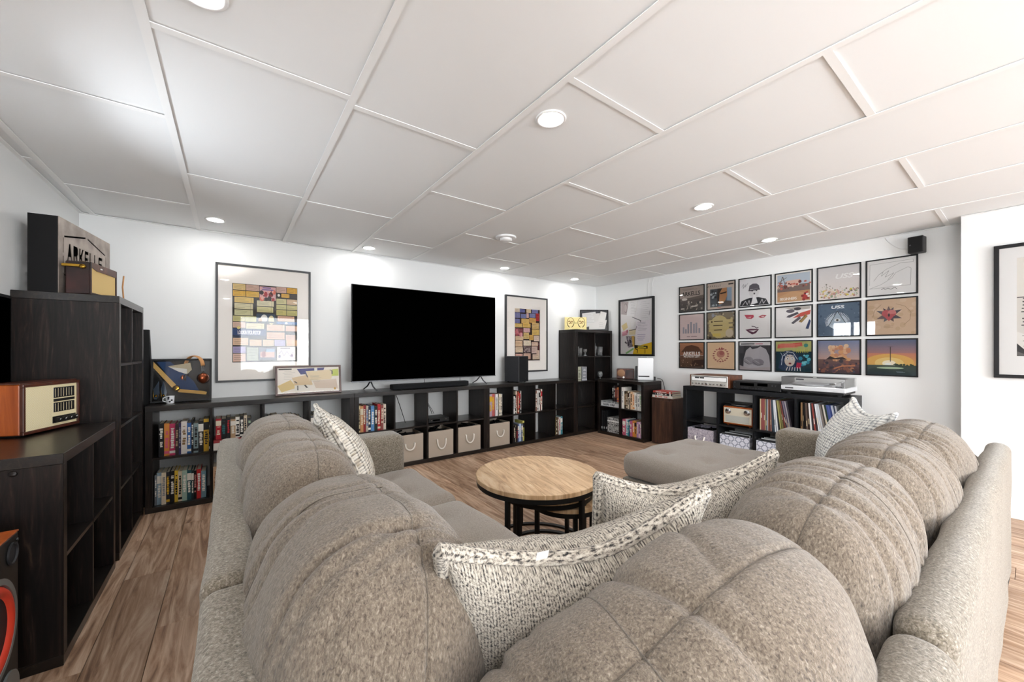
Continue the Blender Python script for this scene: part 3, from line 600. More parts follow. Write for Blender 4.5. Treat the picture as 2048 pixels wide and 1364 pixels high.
# cable box with game pad shape in shelf B
cx, cz = SB.cell(2, 1); t = thing('cable_box', 'flat black cable box in the cube under the television', 'electronics', SB.wp(cx+0.03, 0.06, cz+0.0005), 0)
MB().rbox(0, 0.24, 0, 0.2, 0.004, 0.052, 0.003).build('case', 'black_plastic', t)
for xx in (0.02, 0.2): MB().cyl((xx, 0.03, 0), 0.008, 0.004).build('foot', 'black_matte', t)
MB().box(0.05, 0.13, -0.0008, 0, 0.018, 0.036).build('display', 'screen_black', t); MB().cyl((0.2, 0, 0.03), 0.006, -0.003, 'y', 12).build('button', 'chrome', t); MB().cyl((0.03, 0, 0.03), 0.004, -0.003, 'y', 12).build('button', 'chrome', t)
def cable(name, pts, r, mat, label, group='hanging cables', n=14):
    P = [Vector(p) for p in pts]; out = []
    for i in range(len(P)-1):
        p0, p1, p2, p3 = P[max(i-1, 0)], P[i], P[i+1], P[min(i+2, len(P)-1)]
        for k in range(n):
            u = k/n; out.append(0.5*((2*p1)+(p2-p0)*u+(2*p0-5*p1+4*p2-p3)*u*u+(3*p1-p0-3*p2+p3)*u**3))
    out.append(P[-1])
    return tag(MB().tube([tuple(p) for p in out], r, 6).build(name, mat, None, True), label, 'cable', group)
cx, cz = SB.cell(1, 1)
cable('cable', [SB.wp(cx+0.10, 0.30, HK-0.045), SB.wp(cx+0.14, 0.28, cz+0.2), SB.wp(cx+0.17, 0.27, cz+0.1), SB.wp(cx+0.19, 0.24, cz+0.004)], 0.0035, 'cable_black', 'black cable hanging in the cube beside the books under television')
cx, cz = SB.cell(2, 1)
cable('cable', [SB.wp(cx+0.06, 0.31, HK-0.045), SB.wp(cx+0.1, 0.3, cz+0.22), SB.wp(cx+0.15, 0.29, cz+0.12), SB.wp(cx+0.165, 0.275, cz+0.062)], 0.0035, 'cable_black', 'black cable dropping behind the flat cable box')
cable('cable', [SB.wp(cx+0.075, 0.32, HK-0.045), SB.wp(cx+0.125, 0.31, cz+0.2), SB.wp(cx+0.18, 0.3, cz+0.1), SB.wp(cx+0.19, 0.28, cz+0.062)], 0.0025, 'cable_black', 'thin black cable beside another behind the flat cable box')
cx, cz = SR.cell(0, 1)
for k in range(3):
    cable('cable', [SR.wp(cx+0.17+0.03*k, 0.40, HK+0.02), SR.wp(cx+0.2+0.025*k, 0.40, cz+0.24), SR.wp(cx+0.25+0.02*k, 0.41, cz+0.1), SR.wp(cx+0.3+0.015*k, 0.42, cz-0.05)], 0.004, 'cable_black', ('leftmost', 'middle', 'rightmost')[k]+' thick black cable behind the open left cube of record shelf', 'cables behind the record shelf')
cable('cable', [SR.wp(cx+0.2, 0.42, HK), SR.wp(cx+0.21, 0.42, cz+0.22), SR.wp(cx+0.17, 0.42, cz+0.1), SR.wp(cx+0.18, 0.42, cz)], 0.0025, 'cable_black', 'thin curling grey cable in the open left cube of record shelf', 'cables behind the record shelf')
cx, cz = SR.cell(1, 1)
cable('cable', [SR.wp(cx+0.16, 0.42, HK+0.02), SR.wp(cx+0.24, 0.42, cz+0.24), SR.wp(cx+0.32, 0.42, cz+0.12), SR.wp(cx+0.36, 0.43, cz)], 0.004, 'cable_black', 'black cable slanting behind the retro radio', 'cables behind the record shelf')
# retro radio with a turntable lid in the record shelf
t = thing('retro_radio', 'retro orange wood radio with cream front inside the record shelf', 'radio', SR.wp(cx+0.036, 0.03, cz+0.0005), SR.rz); t.scale = (1.12, 1.0, 1.12)
MB().rbox(0, 0.262, 0, 0.2, 0.012, 0.178, 0.008).build('cabinet', 'orange_wood', t, True, angle=40); MB().rbox(0.012, 0.25, -0.004, 0.0, 0.026, 0.166, 0.001).build('front_panel', 'radio_front', t); MB().box(0.03, 0.232, -0.0055, -0.004, 0.034, 0.095).build('speaker_cloth', 'grey_grille', t)
for xx in (0.05, 0.212):
    o = MB().lathe([(0.026, -0.004), (0.026, -0.009), (0.022, -0.011), (0.014, -0.012), (0.013, -0.02), (0.0, -0.021)], 24, (xx, 0, 0.132), 'y').build('dial', 'chrome', t, True, angle=40)
for xx in (0.03, 0.22): MB().rbox(xx, xx+0.016, 0.02, 0.16, 0, 0.012, 0.002).build('foot', 'orange_wood', t)
dk = MB().rbox(0.012, 0.25, 0.01, 0.19, 0.178, 0.188, 0.003).build('deck', 'black_plastic', t); MB().cyl((0.125, 0.1, 0.188), 0.085, 0.006, n=36).build('platter', 'platter', dk, True, angle=40); MB().rbox(0.02, 0.242, 0.012, 0.188, 0.203, 0.21, 0.002).build('record_cover', 'black_plastic', t)
for xx in (0.022, 0.232): MB().box(xx, xx+0.008, 0.17, 0.18, 0.188, 0.203).build('hinge', 'black_plastic', t)
# ------------------------------------------------------------------ television wall devices
t = thing('television', 'large black flat television standing on splayed feet', 'television', (0, 0, HK), 0)
MB().rbox(0.946, 2.627, 3.93, 3.958, 0.092, 1.055, 0.003).build('panel', 'black_plastic', t); MB().box(0.952, 2.621, 3.9285, 3.930, 0.103, 1.049).build('screen', 'screen_black', t); MB().box(0.946, 2.627, 3.9275, 3.93, 0.092, 0.101).build('lower_bezel', 'dark_steel', t); MB().rbox(1.25, 2.35, 3.958, 3.985, 0.2, 0.75, 0.004).build('rear_housing', 'black_plastic', t)
for xc in (1.13, 2.42):
    for dy, ex in ((-0.10, 0.0), (0.13, -0.0)):
        MB().tube([(xc, 3.945, 0.1), (xc+(0.012 if dy < 0 else -0.012), 3.945+dy*0.45, 0.045), (xc+(0.03 if dy < 0 else -0.03), 3.945+dy, 0.008)], 0.008, 8, flat=0.7).build('leg', 'dark_steel', t, True)
t = thing('soundbar', 'long low black soundbar in front of the television', 'soundbar', (1.315, 3.83, HK+0.0005), 0.018)
MB().rbox(0, 0.89, 0, 0.085, 0.003, 0.056, 0.006).build('body', 'black_matte', t); MB().box(0.006, 0.884, -0.001, 0.0, 0.01, 0.05).build('grille', 'charcoal_front', t)
for xx in (0.05, 0.8): MB().box(xx, xx+0.04, 0.02, 0.07, 0, 0.003).build('foot', 'black_matte', t)
for xx, lb in ((1.72, 'thin cord hanging below the left half of television'), (2.16, 'thin cord hanging below the right half of television')): cable('cable', [(xx, 3.97, HK+0.12), (xx, 3.975, HK+0.06), (xx+0.004, 3.98, HK+0.004)], 0.0025, 'cable_black', lb, 'television cords')
t = thing('subwoofer', 'black subwoofer cabinet standing before the smaller collage poster', 'subwoofer', (2.90, 3.80, HK+0.0005), 0.30)
MB().rbox(0, 0.20, 0.006, 0.235, 0.008, 0.33, 0.005).build('cabinet', 'charcoal_cabinet', t); MB().rbox(0.002, 0.198, 0, 0.006, 0.01, 0.328, 0.002).build('grille', 'charcoal_front', t); MB().box(0.13, 0.15, -0.001, 0, 0.04, 0.047).build('badge', 'chrome', t)
for xx in (0.02, 0.16):
    for yy in (0.03, 0.19): MB().cyl((xx, yy, 0), 0.012, 0.008, n=12).build('foot', 'black_matte', t)
# ------------------------------------------------------------------ glassware and oddments of the tall corner shelf
def glass(name, prof, sh, i, j, dx, dy, label, group='glassware in the tall corner shelf', cat='glass'):
    cx, cz = sh.cell(i, j); o = MB().lathe(prof, 20, cap=False).build(name, 'glassware', None, True); o.location = sh.wp(cx+dx, dy, cz+0.0005); return tag(o, label, cat, group)
tumb = lambda r, h: [(0, 0.0), (r*0.85, 0.0), (r, h), (r*0.93, h), (r*0.8, 0.012), (0, 0.012)]
snif = [(0, 0), (0.032, 0), (0.032, 0.003), (0.006, 0.008), (0.006, 0.03), (0.03, 0.045), (0.042, 0.07), (0.038, 0.1), (0.03, 0.118), (0.028, 0.118), (0.036, 0.1), (0.04, 0.07), (0.028, 0.048), (0, 0.034)]
trop = [(0, 0), (0.024, 0), (0.024, 0.012), (0.008, 0.022), (0.01, 0.045), (0.028, 0.07), (0.026, 0.1), (0.022, 0.1), (0.024, 0.072), (0, 0.06)]
glass('glass', tumb(0.022, 0.135), ST, 0, 3, 0.05, 0.06, 'tallest slim glass at the left of the upper corner cube'); glass('glass', tumb(0.03, 0.115), ST, 0, 3, 0.115, 0.07, 'ridged tumbler in the middle of the upper corner cube'); glass('goblet', trop, ST, 0, 3, 0.24, 0.09, 'small stemmed goblet alone in the upper left corner cube')
glass('glass', tumb(0.03, 0.15), ST, 1, 3, 0.05, 0.06, 'straight glass jar at left of the upper right corner cube'); glass('glass', tumb(0.028, 0.185), ST, 1, 3, 0.115, 0.13, 'tallest glass jar behind two others in corner cube'); glass('glass', tumb(0.045, 0.135), ST, 1, 3, 0.165, 0.06, 'wide glass jar at right of the upper right corner cube')
glass('snifter_glass', snif, ST, 1, 2, 0.05, 0.10, 'snifter glass half hidden behind the shelf divider'); glass('snifter_glass', snif, ST, 1, 2, 0.185, 0.07, 'clear snifter glass standing right of another snifter')
cx, cz = ST.cell(0, 2)
for n_, (c, a, w, lb) in enumerate((('#a9ab98', '#7d8070', 0.075, 'pale green boxed book left of a grey one in the corner shelf'), ('#83858a', '#b9babd', 0.1, 'grey boxed book right of a pale green one in corner shelf'))):
    book(ST, cx+0.02+n_*0.09, 0.03, cz+0.0005, w, 0.2, 0.14, c, a, lb, 'boxed books in the corner shelf', seed=90+n_)
# top of the corner shelf
t = thing('yellow_board', 'pale yellow board with two heart emblems on the tall corner shelf', 'sign', (3.885, 4.015, 1.4755), -0.61)
a = Art(1, 1); W_, H_ = 0.318, 0.183
m = MB().rbox(0, W_, 0, 0.012, 0, H_, 0.003); m.build('board', 'tape_yellow', t)
a = Art(W_, H_)
for xx in (0.27, 0.76):
    a.E(xx, 0.58, 0.17, 0.40, '#4a3a20', 28); a.E(xx, 0.60, 0.148, 0.345, '#f0dfa2', 28); a.Q([(xx-0.13, 0.45), (xx+0.13, 0.45), (xx, 0.12)], '#f0dfa2'); a.Q([(xx-0.05, 0.14), (xx+0.05, 0.14), (xx+0.08, 0.0), (xx-0.08, 0.0)], '#f4e6b4')
    a.Ln([(xx-0.1, 0.62), (xx-0.06, 0.72), (xx, 0.58), (xx+0.06, 0.7), (xx+0.1, 0.6)], 0.035, '#7a4a20'); a.Ln([(xx-0.08, 0.5), (xx+0.08, 0.54)], 0.05, '#8a5a24')
a.Ln([(0.5, 0.5), (0.53, 0.58)], 0.02, '#5a6a40'); a.Ln([(0.5, 0.58), (0.53, 0.5)], 0.02, '#5a6a40')
o = a.build('emblem_print', 'print', t); o.location = (0, -0.0005, 0)
# objects on the square shelf
t = thing('wooden_radio', 'small dark wooden radio with round brass dial on the square shelf', 'radio', (4.40, 3.50, HK+0.0005), -PI/2+0.62)
MB().rbox(0, 0.235, 0, 0.13, 0.006, 0.145, 0.006).build('cabinet', 'red_brown_wood', t); MB().lathe([(0.052, -0.002), (0.052, -0.008), (0.044, -0.01), (0.0, -0.01)], 28, (0.06, 0, 0.085), 'y').build('dial', 'brass_dial', t, True, angle=40); MB().rbox(0.12, 0.22, -0.003, 0, 0.02, 0.13, 0.002).build('grille', 'maroon_tolex', t); MB().lathe([(0.014, -0.001), (0.013, -0.014), (0, -0.015)], 16, (0.095, 0, 0.025), 'y').build('knob', 'rope', t, True, angle=40)
MB().box(0.01, 0.22, 0.01, 0.12, 0, 0.006).build('base', 'black_matte', t)
t = thing('router', 'upright white router box at the end of the square shelf', 'router', (4.46, 3.195, HK+0.0005), -PI/2+0.62)
MB().rbox(0, 0.2, 0, 0.06, 0, 0.30, 0.008).build('case', 'white_plastic', t); MB().box(0.01, 0.15, -0.001, 0, 0.045, 0.06).build('status_strip', 'cable_black', t); MB().rbox(0.205, 0.23, 0.01, 0.05, 0.0, 0.05, 0.003).build('plug', 'black_plastic', t)
t = thing('modem', 'slim upright black box left of the white router', 'modem', (4.50, 3.25, HK+0.0005), -PI/2+0.62)
MB().rbox(-0.01, 0.03, 0, 0.12, 0, 0.185, 0.004).build('case', 'black_plastic', t); MB().box(0.0, 0.02, -0.001, 0, 0.02, 0.024).build('light_bar', 'dark_steel', t)
cable('cable', [(4.60, 2.99, HK+0.03), (4.65, 2.95, HK+0.01), (4.66, 2.925, HK-0.08), (4.665, 2.92, HK-0.16)], 0.004, 'cable_black', 'black power cord drooping from the router to the floor speaker', 'router cords')
for yy, r, lb in ((3.18, 0.003, 'thin white cord running up the wall left of another'), (3.12, 0.0035, 'white cord running up the wall to the ceiling corner')): cable('cable', [(4.678, yy, 1.90), (4.678, yy, 2.05), (4.678, yy-0.012, 2.13), (4.678, yy-0.03, CZ-0.002)], r, 'cable_white', lb, 'wall cords')
for yy, lb in ((3.30, 'pale cord behind the wooden radio below the framed poster'), (3.20, 'pale cord behind the router below the framed poster')): cable('cable', [(4.678, yy, 1.09), (4.678, yy, 0.95), (4.678, yy+0.004, 0.80)], 0.004, 'cable_white', lb, 'wall cords')
# hi-fi on the record shelf (local x = -Y)
t = thing('stereo_receiver', 'silver stereo receiver with walnut sides on the record shelf', 'receiver', (4.20, 2.315, HK+0.0005), -PI/2)
MB().rbox(0.012, 0.41, 0.004, 0.3, 0.008, 0.13, 0.002).build('chassis', 'silver_face', t); MB().rbox(0.0, 0.012, 0, 0.31, 0.004, 0.134, 0.002).build('side_cheek', 'receiver_wood', t); MB().rbox(0.41, 0.422, 0, 0.31, 0.004, 0.134, 0.002).build('side_cheek', 'receiver_wood', t)
MB().rbox(0.012, 0.41, 0.004, 0.31, 0.13, 0.134, 0.001).build('top_plate', 'receiver_wood', t); MB().rbox(0.014, 0.408, -0.004, 0.004, 0.01, 0.128, 0.002).build('faceplate', 'silver_face', t)
dw = MB().box(0.02, 0.402, -0.0052, -0.004, 0.068, 0.118).build('dial_window', 'dark_steel', t); MB().box(0.024, 0.398, -0.006, -0.0052, 0.071, 0.112).build('dial_scale', 'white_trim', dw)
for xx in (0.06, 0.115): MB().box(xx, xx+0.048, -0.0066, -0.006, 0.094, 0.11).build('meter', 'charcoal_cabinet', dw)
for k, xx in enumerate((0.04, 0.08, 0.115, 0.15, 0.19, 0.235, 0.27, 0.31, 0.35, 0.385)):
    r = (0.007, 0.009, 0.009, 0.009, 0.013, 0.009, 0.008, 0.008, 0.012, 0.007)[k]; MB().lathe([(r, -0.004), (r*0.9, -0.018), (0, -0.019)], 16, (xx, 0, 0.037), 'y').build('knob', 'chrome', t, True, angle=40)
for xx in (0.03, 0.37): MB().cyl((xx, 0.03, 0), 0.012, 0.008, n=12).build('foot', 'black_matte', t)
t = thing('cassette_deck', 'black cassette deck between silver receiver and turntable', 'cassette deck', (4.215, 1.86, HK+0.0005), -PI/2)
MB().rbox(0, 0.43, 0.004, 0.28, 0.008, 0.09, 0.003).build('chassis', 'charcoal_cabinet', t); MB().rbox(0.0, 0.43, -0.003, 0.004, 0.01, 0.088, 0.002).build('faceplate', 'black_plastic', t); MB().box(0.07, 0.2, -0.0042, -0.003, 0.045, 0.075).build('tape_door', 'screen_black', t); MB().box(0.23, 0.32, -0.0042, -0.003, 0.05, 0.078).build('display', 'screen_black', t)
for k in range(9): MB().box(0.08+k*0.026, 0.1+k*0.026, -0.0055, -0.003, 0.018, 0.028).build('button', 'dark_steel', t)
for xx in (0.03, 0.38): MB().cyl((xx, 0.03, 0), 0.014, 0.008, n=12).build('foot', 'black_matte', t)
for xx, zz in ((0.02, 0.075), (0.02, 0.03), (0.36, 0.06), (0.39, 0.06)): MB().lathe([(0.006, -0.003), (0.005, -0.012), (0, -0.013)], 12, (xx, 0, zz), 'y').build('knob', 'dark_steel', t, True, angle=40)
t = thing('turntable', 'silver turntable with clear hinged dust cover on the record shelf', 'turntable', (4.20, 1.425, HK+0.0005), -PI/2)
MB().rbox(0, 0.475, 0, 0.36, 0.038, 0.078, 0.004).build('plinth', 'plinth_silver', t); MB().rbox(0.01, 0.465, 0.01, 0.35, 0.018, 0.038, 0.003).build('lower_base', 'black_plastic', t)
for xx in (0.05, 0.42):
    for yy in (0.04, 0.3): MB().cyl((xx, yy, 0), 0.022, 0.018, n=16).build('foot', 'black_matte', t)
pl = MB().lathe([(0, 0.078), (0.15, 0.078), (0.152, 0.082), (0.15, 0.094), (0.14, 0.096), (0.0, 0.096)], 40, (0.19, 0.17, 0)).build('platter', 'platter', t, True, angle=35); MB().cyl((0.19, 0.17, 0.096), 0.14, 0.003, n=40).build('rubber_mat', 'grey_felt', pl)
ta = MB().tube([(0.40, 0.29, 0.115), (0.40, 0.2, 0.115), (0.37, 0.08, 0.108)], 0.005, 8).build('tonearm', 'chrome', t, True); MB().cyl((0.40, 0.29, 0.078), 0.022, 0.04, n=20).build('arm_pivot', 'chrome', t); MB().rbox(0.35, 0.385, 0.05, 0.085, 0.099, 0.112, 0.002).build('headshell', 'black_plastic', ta); MB().rbox(0.40, 0.45, 0.03, 0.06, 0.078, 0.092, 0.002).build('control_block', 'dark_steel', t)
m = MB(); th = 0.003
for (a0, a1, b0, b1, c0, c1) in ((0.004, 0.471, 0.004, 0.356, 0.155, 0.158), (0.004, 0.471, 0.004, 0.007, 0.079, 0.155), (0.004, 0.471, 0.353, 0.356, 0.079, 0.155), (0.004, 0.007, 0.007, 0.353, 0.079, 0.155), (0.468, 0.471, 0.007, 0.353, 0.079, 0.155)): m.box(a0, a1, b0, b1, c0, c1)
dc = m.build('dust_cover', 'acrylic', t); MB().box(0.035, 0.1, -0.0006, 0, 0.052, 0.062).build('nameplate', 'dark_steel', t); MB().box(0.12, 0.18, 0.0028, 0.0036, 0.134, 0.145).build('cover_badge', 'dark_steel', dc)
# satellite speaker on the wall
t = thing('satellite_speaker', 'small black cube speaker mounted high above the record covers', 'speaker', (4.585, 0.635, 1.992), -PI/2-0.12)
MB().rbox(0, 0.092, 0, 0.085, 0, 0.135, 0.004).build('cabinet', 'black_plastic', t); MB().rbox(0.006, 0.086, -0.004, 0, 0.006, 0.129, 0.002).build('grille', 'black_matte', t); MB().box(0.012, 0.022, -0.005, -0.004, 0.06, 0.07).build('badge', 'dark_steel', t); MB().rbox(0.03, 0.06, 0.085, 0.098, 0.04, 0.09, 0.002).build('bracket', 'black_metal', t)
cable('cable', [(4.68, 0.64, 2.05), (4.682, 0.70, 2.065), (4.682, 0.76, 2.13), (4.682, 0.79, CZ-0.004)], 0.0022, 'cable_white', 'thin pale speaker wire curving from wall speaker to ceiling', 'wall cords')
# ------------------------------------------------------------------ left side: sign, amplifier, radio, speaker
def curve_plate(polys, thick):
    cu = bpy.data.curves.new('plate', 'CURVE'); cu.dimensions = '2D'; cu.fill_mode = 'BOTH'; cu.extrude = thick/2
    for pl in polys:
        s = cu.splines.new('POLY'); s.points.add(len(pl)-1)
        for p, q in zip(s.points, pl): p.co = (q[0], q[1], 0, 1)
        s.use_cyclic_u = True
    ob = bpy.data.objects.new('plate', cu); COL.objects.link(ob); dg = bpy.context.evaluated_depsgraph_get(); dg.update()
    me = bpy.data.meshes.new_from_object(ob.evaluated_get(dg)); vs = [tuple(v.co) for v in me.vertices]; fs = [tuple(p.vertices) for p in me.polygons]
    bpy.data.objects.remove(ob); bpy.data.curves.remove(cu); bpy.data.meshes.remove(me); return vs, fs
SW, SH_ = 0.61, 0.405
def rect(x0, y0, x1, y1): return [(x0, y0), (x1, y0), (x1, y1), (x0, y1)]
def strip(a, b, w):
    dx, dy = b[0]-a[0], b[1]-a[1]; l = math.hypot(dx, dy); nx, ny = -dy/l*w/2, dx/l*w/2
    return [(a[0]+nx, a[1]+ny), (a[0]-nx, a[1]-ny), (b[0]-nx, b[1]-ny), (b[0]+nx, b[1]+ny)]
polys = [rect(0, 0, SW, SH_)]
x0, x1, yb, yt, xm = 0.045, 0.55, 0.11, 0.315, 0.30; w = 0.009
for a, b in (((x0, yb+0.005), (x0, 0.205)), ((x0, 0.222), (x0, yt-0.012)), ((x0+0.008, yt-0.004), (xm-0.012, yt+0.045)), ((xm+0.01, yt+0.045), (x1-0.008, yt-0.004)), ((x1, yt-0.012), (x1, 0.222)), ((x1, 0.205), (x1, yb+0.005)), ((x1-0.008, yb-0.004), (xm+0.01, 0.066)), ((xm-0.01, 0.066), (x0+0.008, yb-0.004))): polys.append(strip(a, b, w))
def letter(ch, x, y, W, H):
    s = W*0.34; o = []
    if ch == 'A': o = [[(x, y), (x+s*0.8, y), (x+s*1.0, y+H*0.24), (x+W-s*1.0, y+H*0.24), (x+W-s*0.8, y), (x+W, y), (x+W*0.66, y+H), (x+W*0.34, y+H)]]
    if ch == 'R': o = [[(x, y), (x+s, y), (x+s, y+H*0.40), (x+s*1.25, y+H*0.40), (x+W-s, y), (x+W, y), (x+W*0.78, y+H*0.44), (x+W, y+H*0.58), (x+W, y+H*0.88), (x+W-s*0.5, y+H), (x, y+H)]]
    if ch == 'K': o = [[(x, y), (x+s, y), (x+s, y+H*0.36), (x+W-s*1.05, y), (x+W, y), (x+W*0.60, y+H*0.5), (x+W, y+H), (x+W-s*1.05, y+H), (x+s, y+H*0.64), (x+s, y+H), (x, y+H)]]
    if ch == 'E': o = [[(x, y), (x+W, y), (x+W, y+H*0.2), (x+s, y+H*0.2), (x+s, y+H*0.42), (x+W*0.85, y+H*0.42), (x+W*0.85, y+H*0.6), (x+s, y+H*0.6), (x+s, y+H*0.8), (x+W, y+H*0.8), (x+W, y+H), (x, y+H)]]
    if ch == 'L': o = [[(x, y), (x+W, y), (x+W, y+H*0.2), (x+s, y+H*0.2), (x+s, y+H), (x, y+H)]]
    if ch == 'S': o = [[(x, y), (x+W*0.85, y), (x+W, y+H*0.1), (x+W, y+H*0.5), (x+W*0.85, y+H*0.6), (x+s, y+H*0.6), (x+s, y+H*0.8), (x+W, y+H*0.8), (x+W, y+H), (x+W*0.15, y+H), (x, y+H*0.9), (x, y+H*0.5), (x+W*0.15, y+H*0.4), (x+W-s, y+H*0.4), (x+W-s, y+H*0.2), (x, y+H*0.2)]]
    return o
xx = 0.085
for ch in 'ARKELLS':
    W_ = 0.054 if ch in 'ARKS' else 0.048; polys += letter(ch, xx, 0.188, W_, 0.096); xx += W_+0.0095
ang = math.atan2(0.60, 0.081)
t = thing('steel_sign', 'square steel box sign with cut-out letters reading ARKELLS', 'sign', (-0.734, 3.052, 1.4855), ang)
vs, fs = curve_plate(polys, 0.003)
MB().add([(v[0], 0.0015+v[2], v[1]) for v in vs], fs).build('front_plate', 'sign_steel', t)
m = MB().box(0, 0.003, 0.003, 0.112, 0, SH_).box(SW-0.003, SW, 0.003, 0.112, 0, SH_).box(0.003, SW-0.003, 0.003, 0.112, 0, 0.003).box(0.003, SW-0.003, 0.003, 0.112, SH_-0.003, SH_)
m.build('side_casing', 'black_matte', t)
MB().box(0.27, SW-0.003, 0.109, 0.112, 0.003, SH_-0.003).build('added_dark_panel', 'black_matte', t)  # added sheet: hides the bright wall behind the letters, leaves lamp light a gap
ang = math.atan2(0.296, 0.051)
t = thing('small_amplifier', 'small maroon amplifier with gold grille and brass latch beside the sign', 'amplifier', (-0.617, 3.05, 1.4855), ang)
MB().rbox(0, 0.30, 0.006, 0.10, 0, 0.178, 0.005).build('cabinet', 'maroon_tolex', t); m = MB().rbox(0, 0.012, 0, 0.006, 0, 0.178, 0.001).rbox(0.288, 0.30, 0, 0.006, 0, 0.178, 0.001).rbox(0.012, 0.288, 0, 0.006, 0, 0.012, 0.001)
m.build('front_rim', 'maroon_tolex', t)
m = MB(); m.add([(0.012, 0, 0.178), (0.012, 0, 0.150), (0.07, 0, 0.138), (0.288, 0, 0.138), (0.288, 0, 0.178), (0.012, 0.006, 0.178), (0.012, 0.006, 0.150), (0.07, 0.006, 0.138), (0.288, 0.006, 0.138), (0.288, 0.006, 0.178)], [(0, 1, 2, 3, 4), (1, 6, 7, 2), (2, 7, 8, 3), (0, 4, 9, 5)]); m.build('control_panel', 'red_brown_wood', t)
MB().box(0.012, 0.288, 0.0045, 0.006, 0.012, 0.15).build('speaker_grille', 'gold_grille', t); MB().rbox(0.10, 0.12, -0.003, 0.0, 0.153, 0.16, 0.001).build('pointer', 'white_trim', t)
la = MB().rbox(-0.012, 0.0, 0.028, 0.11, 0.145, 0.16, 0.002).build('latch', 'gold', t); MB().lathe([(0.0, -0.014), (0.012, -0.012), (0.013, 0)], 14, (0, 0.03, 0.15), 'x').build('latch_knob', 'gold', la, True)
MB().rbox(0.04, 0.26, 0.04, 0.06, 0.178, 0.186, 0.002).build('handle', 'gold', t)
o = tag(MB().tube([(-0.545, 3.40, 1.486), (-0.552, 3.41, 1.58), (-0.55, 3.432, 1.652)], 0.004, 8).build('drumstick', 'tan_leather', None, True), 'thin wooden stick leaning beside the small maroon amplifier', 'stick')
ang = math.atan2(0.294, 0.105)
t = thing('table_radio', 'vintage orange wood table radio with cream front and black knobs', 'radio', (-0.75, 2.64, 0.7955), ang)
MB().rbox(0, 0.312, 0.0, 0.125, 0.008, 0.232, 0.004).build('cabinet', 'orange_wood', t)
m = MB().rbox(-0.001, 0.313, -0.014, 0.0, 0.008, 0.022, 0.002).rbox(-0.001, 0.313, -0.014, 0.0, 0.219, 0.233, 0.002).rbox(-0.001, 0.012, -0.014, 0, 0.022, 0.219, 0.002).rbox(0.3, 0.313, -0.014, 0, 0.022, 0.219, 0.002); m.build('front_rim', 'red_brown_wood', t)
MB().rbox(-0.001, 0.313, -0.002, 0.126, 0.232, 0.238, 0.002).build('top_veneer', 'red_brown_wood', t)
MB().box(0.012, 0.3, -0.008, 0.0, 0.022, 0.219).build('faceplate', 'cream_plastic', t); MB().box(0.016, 0.152, -0.0095, -0.008, 0.028, 0.213).build('speaker_cloth', 'cream_grille', t)
MB().rbox(0.162, 0.285, -0.0095, -0.008, 0.155, 0.205, 0.0008).build('dial_window', 'dark_steel', t); MB().rbox(0.162, 0.285, -0.0095, -0.008, 0.086, 0.132, 0.0008).build('dial_window', 'dark_steel', t); MB().rbox(0.162, 0.285, -0.0105, -0.008, 0.137, 0.15, 0.0008).build('tuning_strip', 'black_plastic', t)
for k in range(7):
    for z0, z1 in ((0.16, 0.2), (0.09, 0.128)): MB().box(0.17+k*0.016, 0.1715+k*0.016, -0.0102, -0.0095, z0, z1).build('scale_line', 'cream_plastic', t)
MB().box(0.157, 0.29, -0.011, -0.008, 0.034, 0.066).build('control_strip', 'black_plastic', t)
for k in range(4): kn = MB().lathe([(0.0125, -0.011), (0.0115, -0.026), (0.008, -0.027), (0, -0.027)], 18, (0.175+k*0.033, 0, 0.05), 'y').build('knob', 'black_plastic', t, True, angle=40); MB().lathe([(0.006, -0.027), (0.005, -0.029), (0, -0.029)], 14, (0.175+k*0.033, 0, 0.05), 'y').build('knob_cap', 'chrome', kn, True)
for xx in (0.02, 0.27): MB().box(xx, xx+0.02, 0.01, 0.11, 0, 0.008).build('foot', 'black_matte', t)
# floor loudspeaker with red surround (front faces +X)
t = thing('loudspeaker', 'black loudspeaker with orange-red woofer surround at bottom left edge', 'speaker', (-0.553, 1.56, 0.0), PI/2)
MB().rbox(0, 0.38, 0, 0.33, 0, 0.598, 0.004).build('cabinet', 'black_plastic', t); MB().rbox(-0.001, 0.381, -0.001, 0.331, 0.598, 0.603, 0.001).build('wood_top', 'orange_wood', t)
wf = MB().lathe([(0.155, -0.001), (0.155, -0.009), (0.137, -0.01), (0.135, -0.004), (0.135, 0.0)], 44, (0.19, 0, 0.36), 'y', cap=False).build('basket_ring', 'cast_grey', t, True, angle=35)
MB().lathe([(0.135, -0.004), (0.127, -0.012), (0.115, -0.014), (0.107, -0.008), (0.104, -0.003)], 44, (0.19, 0, 0.36), 'y', cap=False).build('woofer_surround', 'speaker_red', wf, True)
MB().lathe([(0.105, -0.003), (0.05, -0.0012), (0.045, -0.003), (0.025, -0.009), (0, -0.011)], 40, (0.19, 0, 0.36), 'y', cap=False).build('cone', 'cone_black', wf, True, angle=35)
MB().lathe([(0.034, -0.001), (0.034, -0.006), (0.029, -0.006), (0.027, -0.002), (0.0, -0.002)], 28, (0.33, 0, 0.545), 'y', cap=False).build('port', 'cone_black', t, True, angle=35)
MB().lathe([(0.065, -0.001), (0.065, -0.007), (0.05, -0.009), (0.03, -0.005), (0, -0.008)], 28, (0.30, 0, 0.125), 'y', cap=False).build('tweeter', 'cast_grey', t, True, angle=35); MB().lathe([(0.065, -0.001), (0.065, -0.007), (0.05, -0.009), (0.03, -0.005), (0, -0.008)], 28, (0.15, 0, 0.125), 'y', cap=False).build('tweeter', 'cast_grey', t, True, angle=35)
for xx, zz in ((0.368, 0.575), (0.368, 0.03), (0.012, 0.575), (0.012, 0.03)): MB().lathe([(0.006, -0.0005), (0.005, -0.003), (0, -0.0035)], 12, (xx, 0, zz), 'y').build('screw', 'dark_steel', t, True)
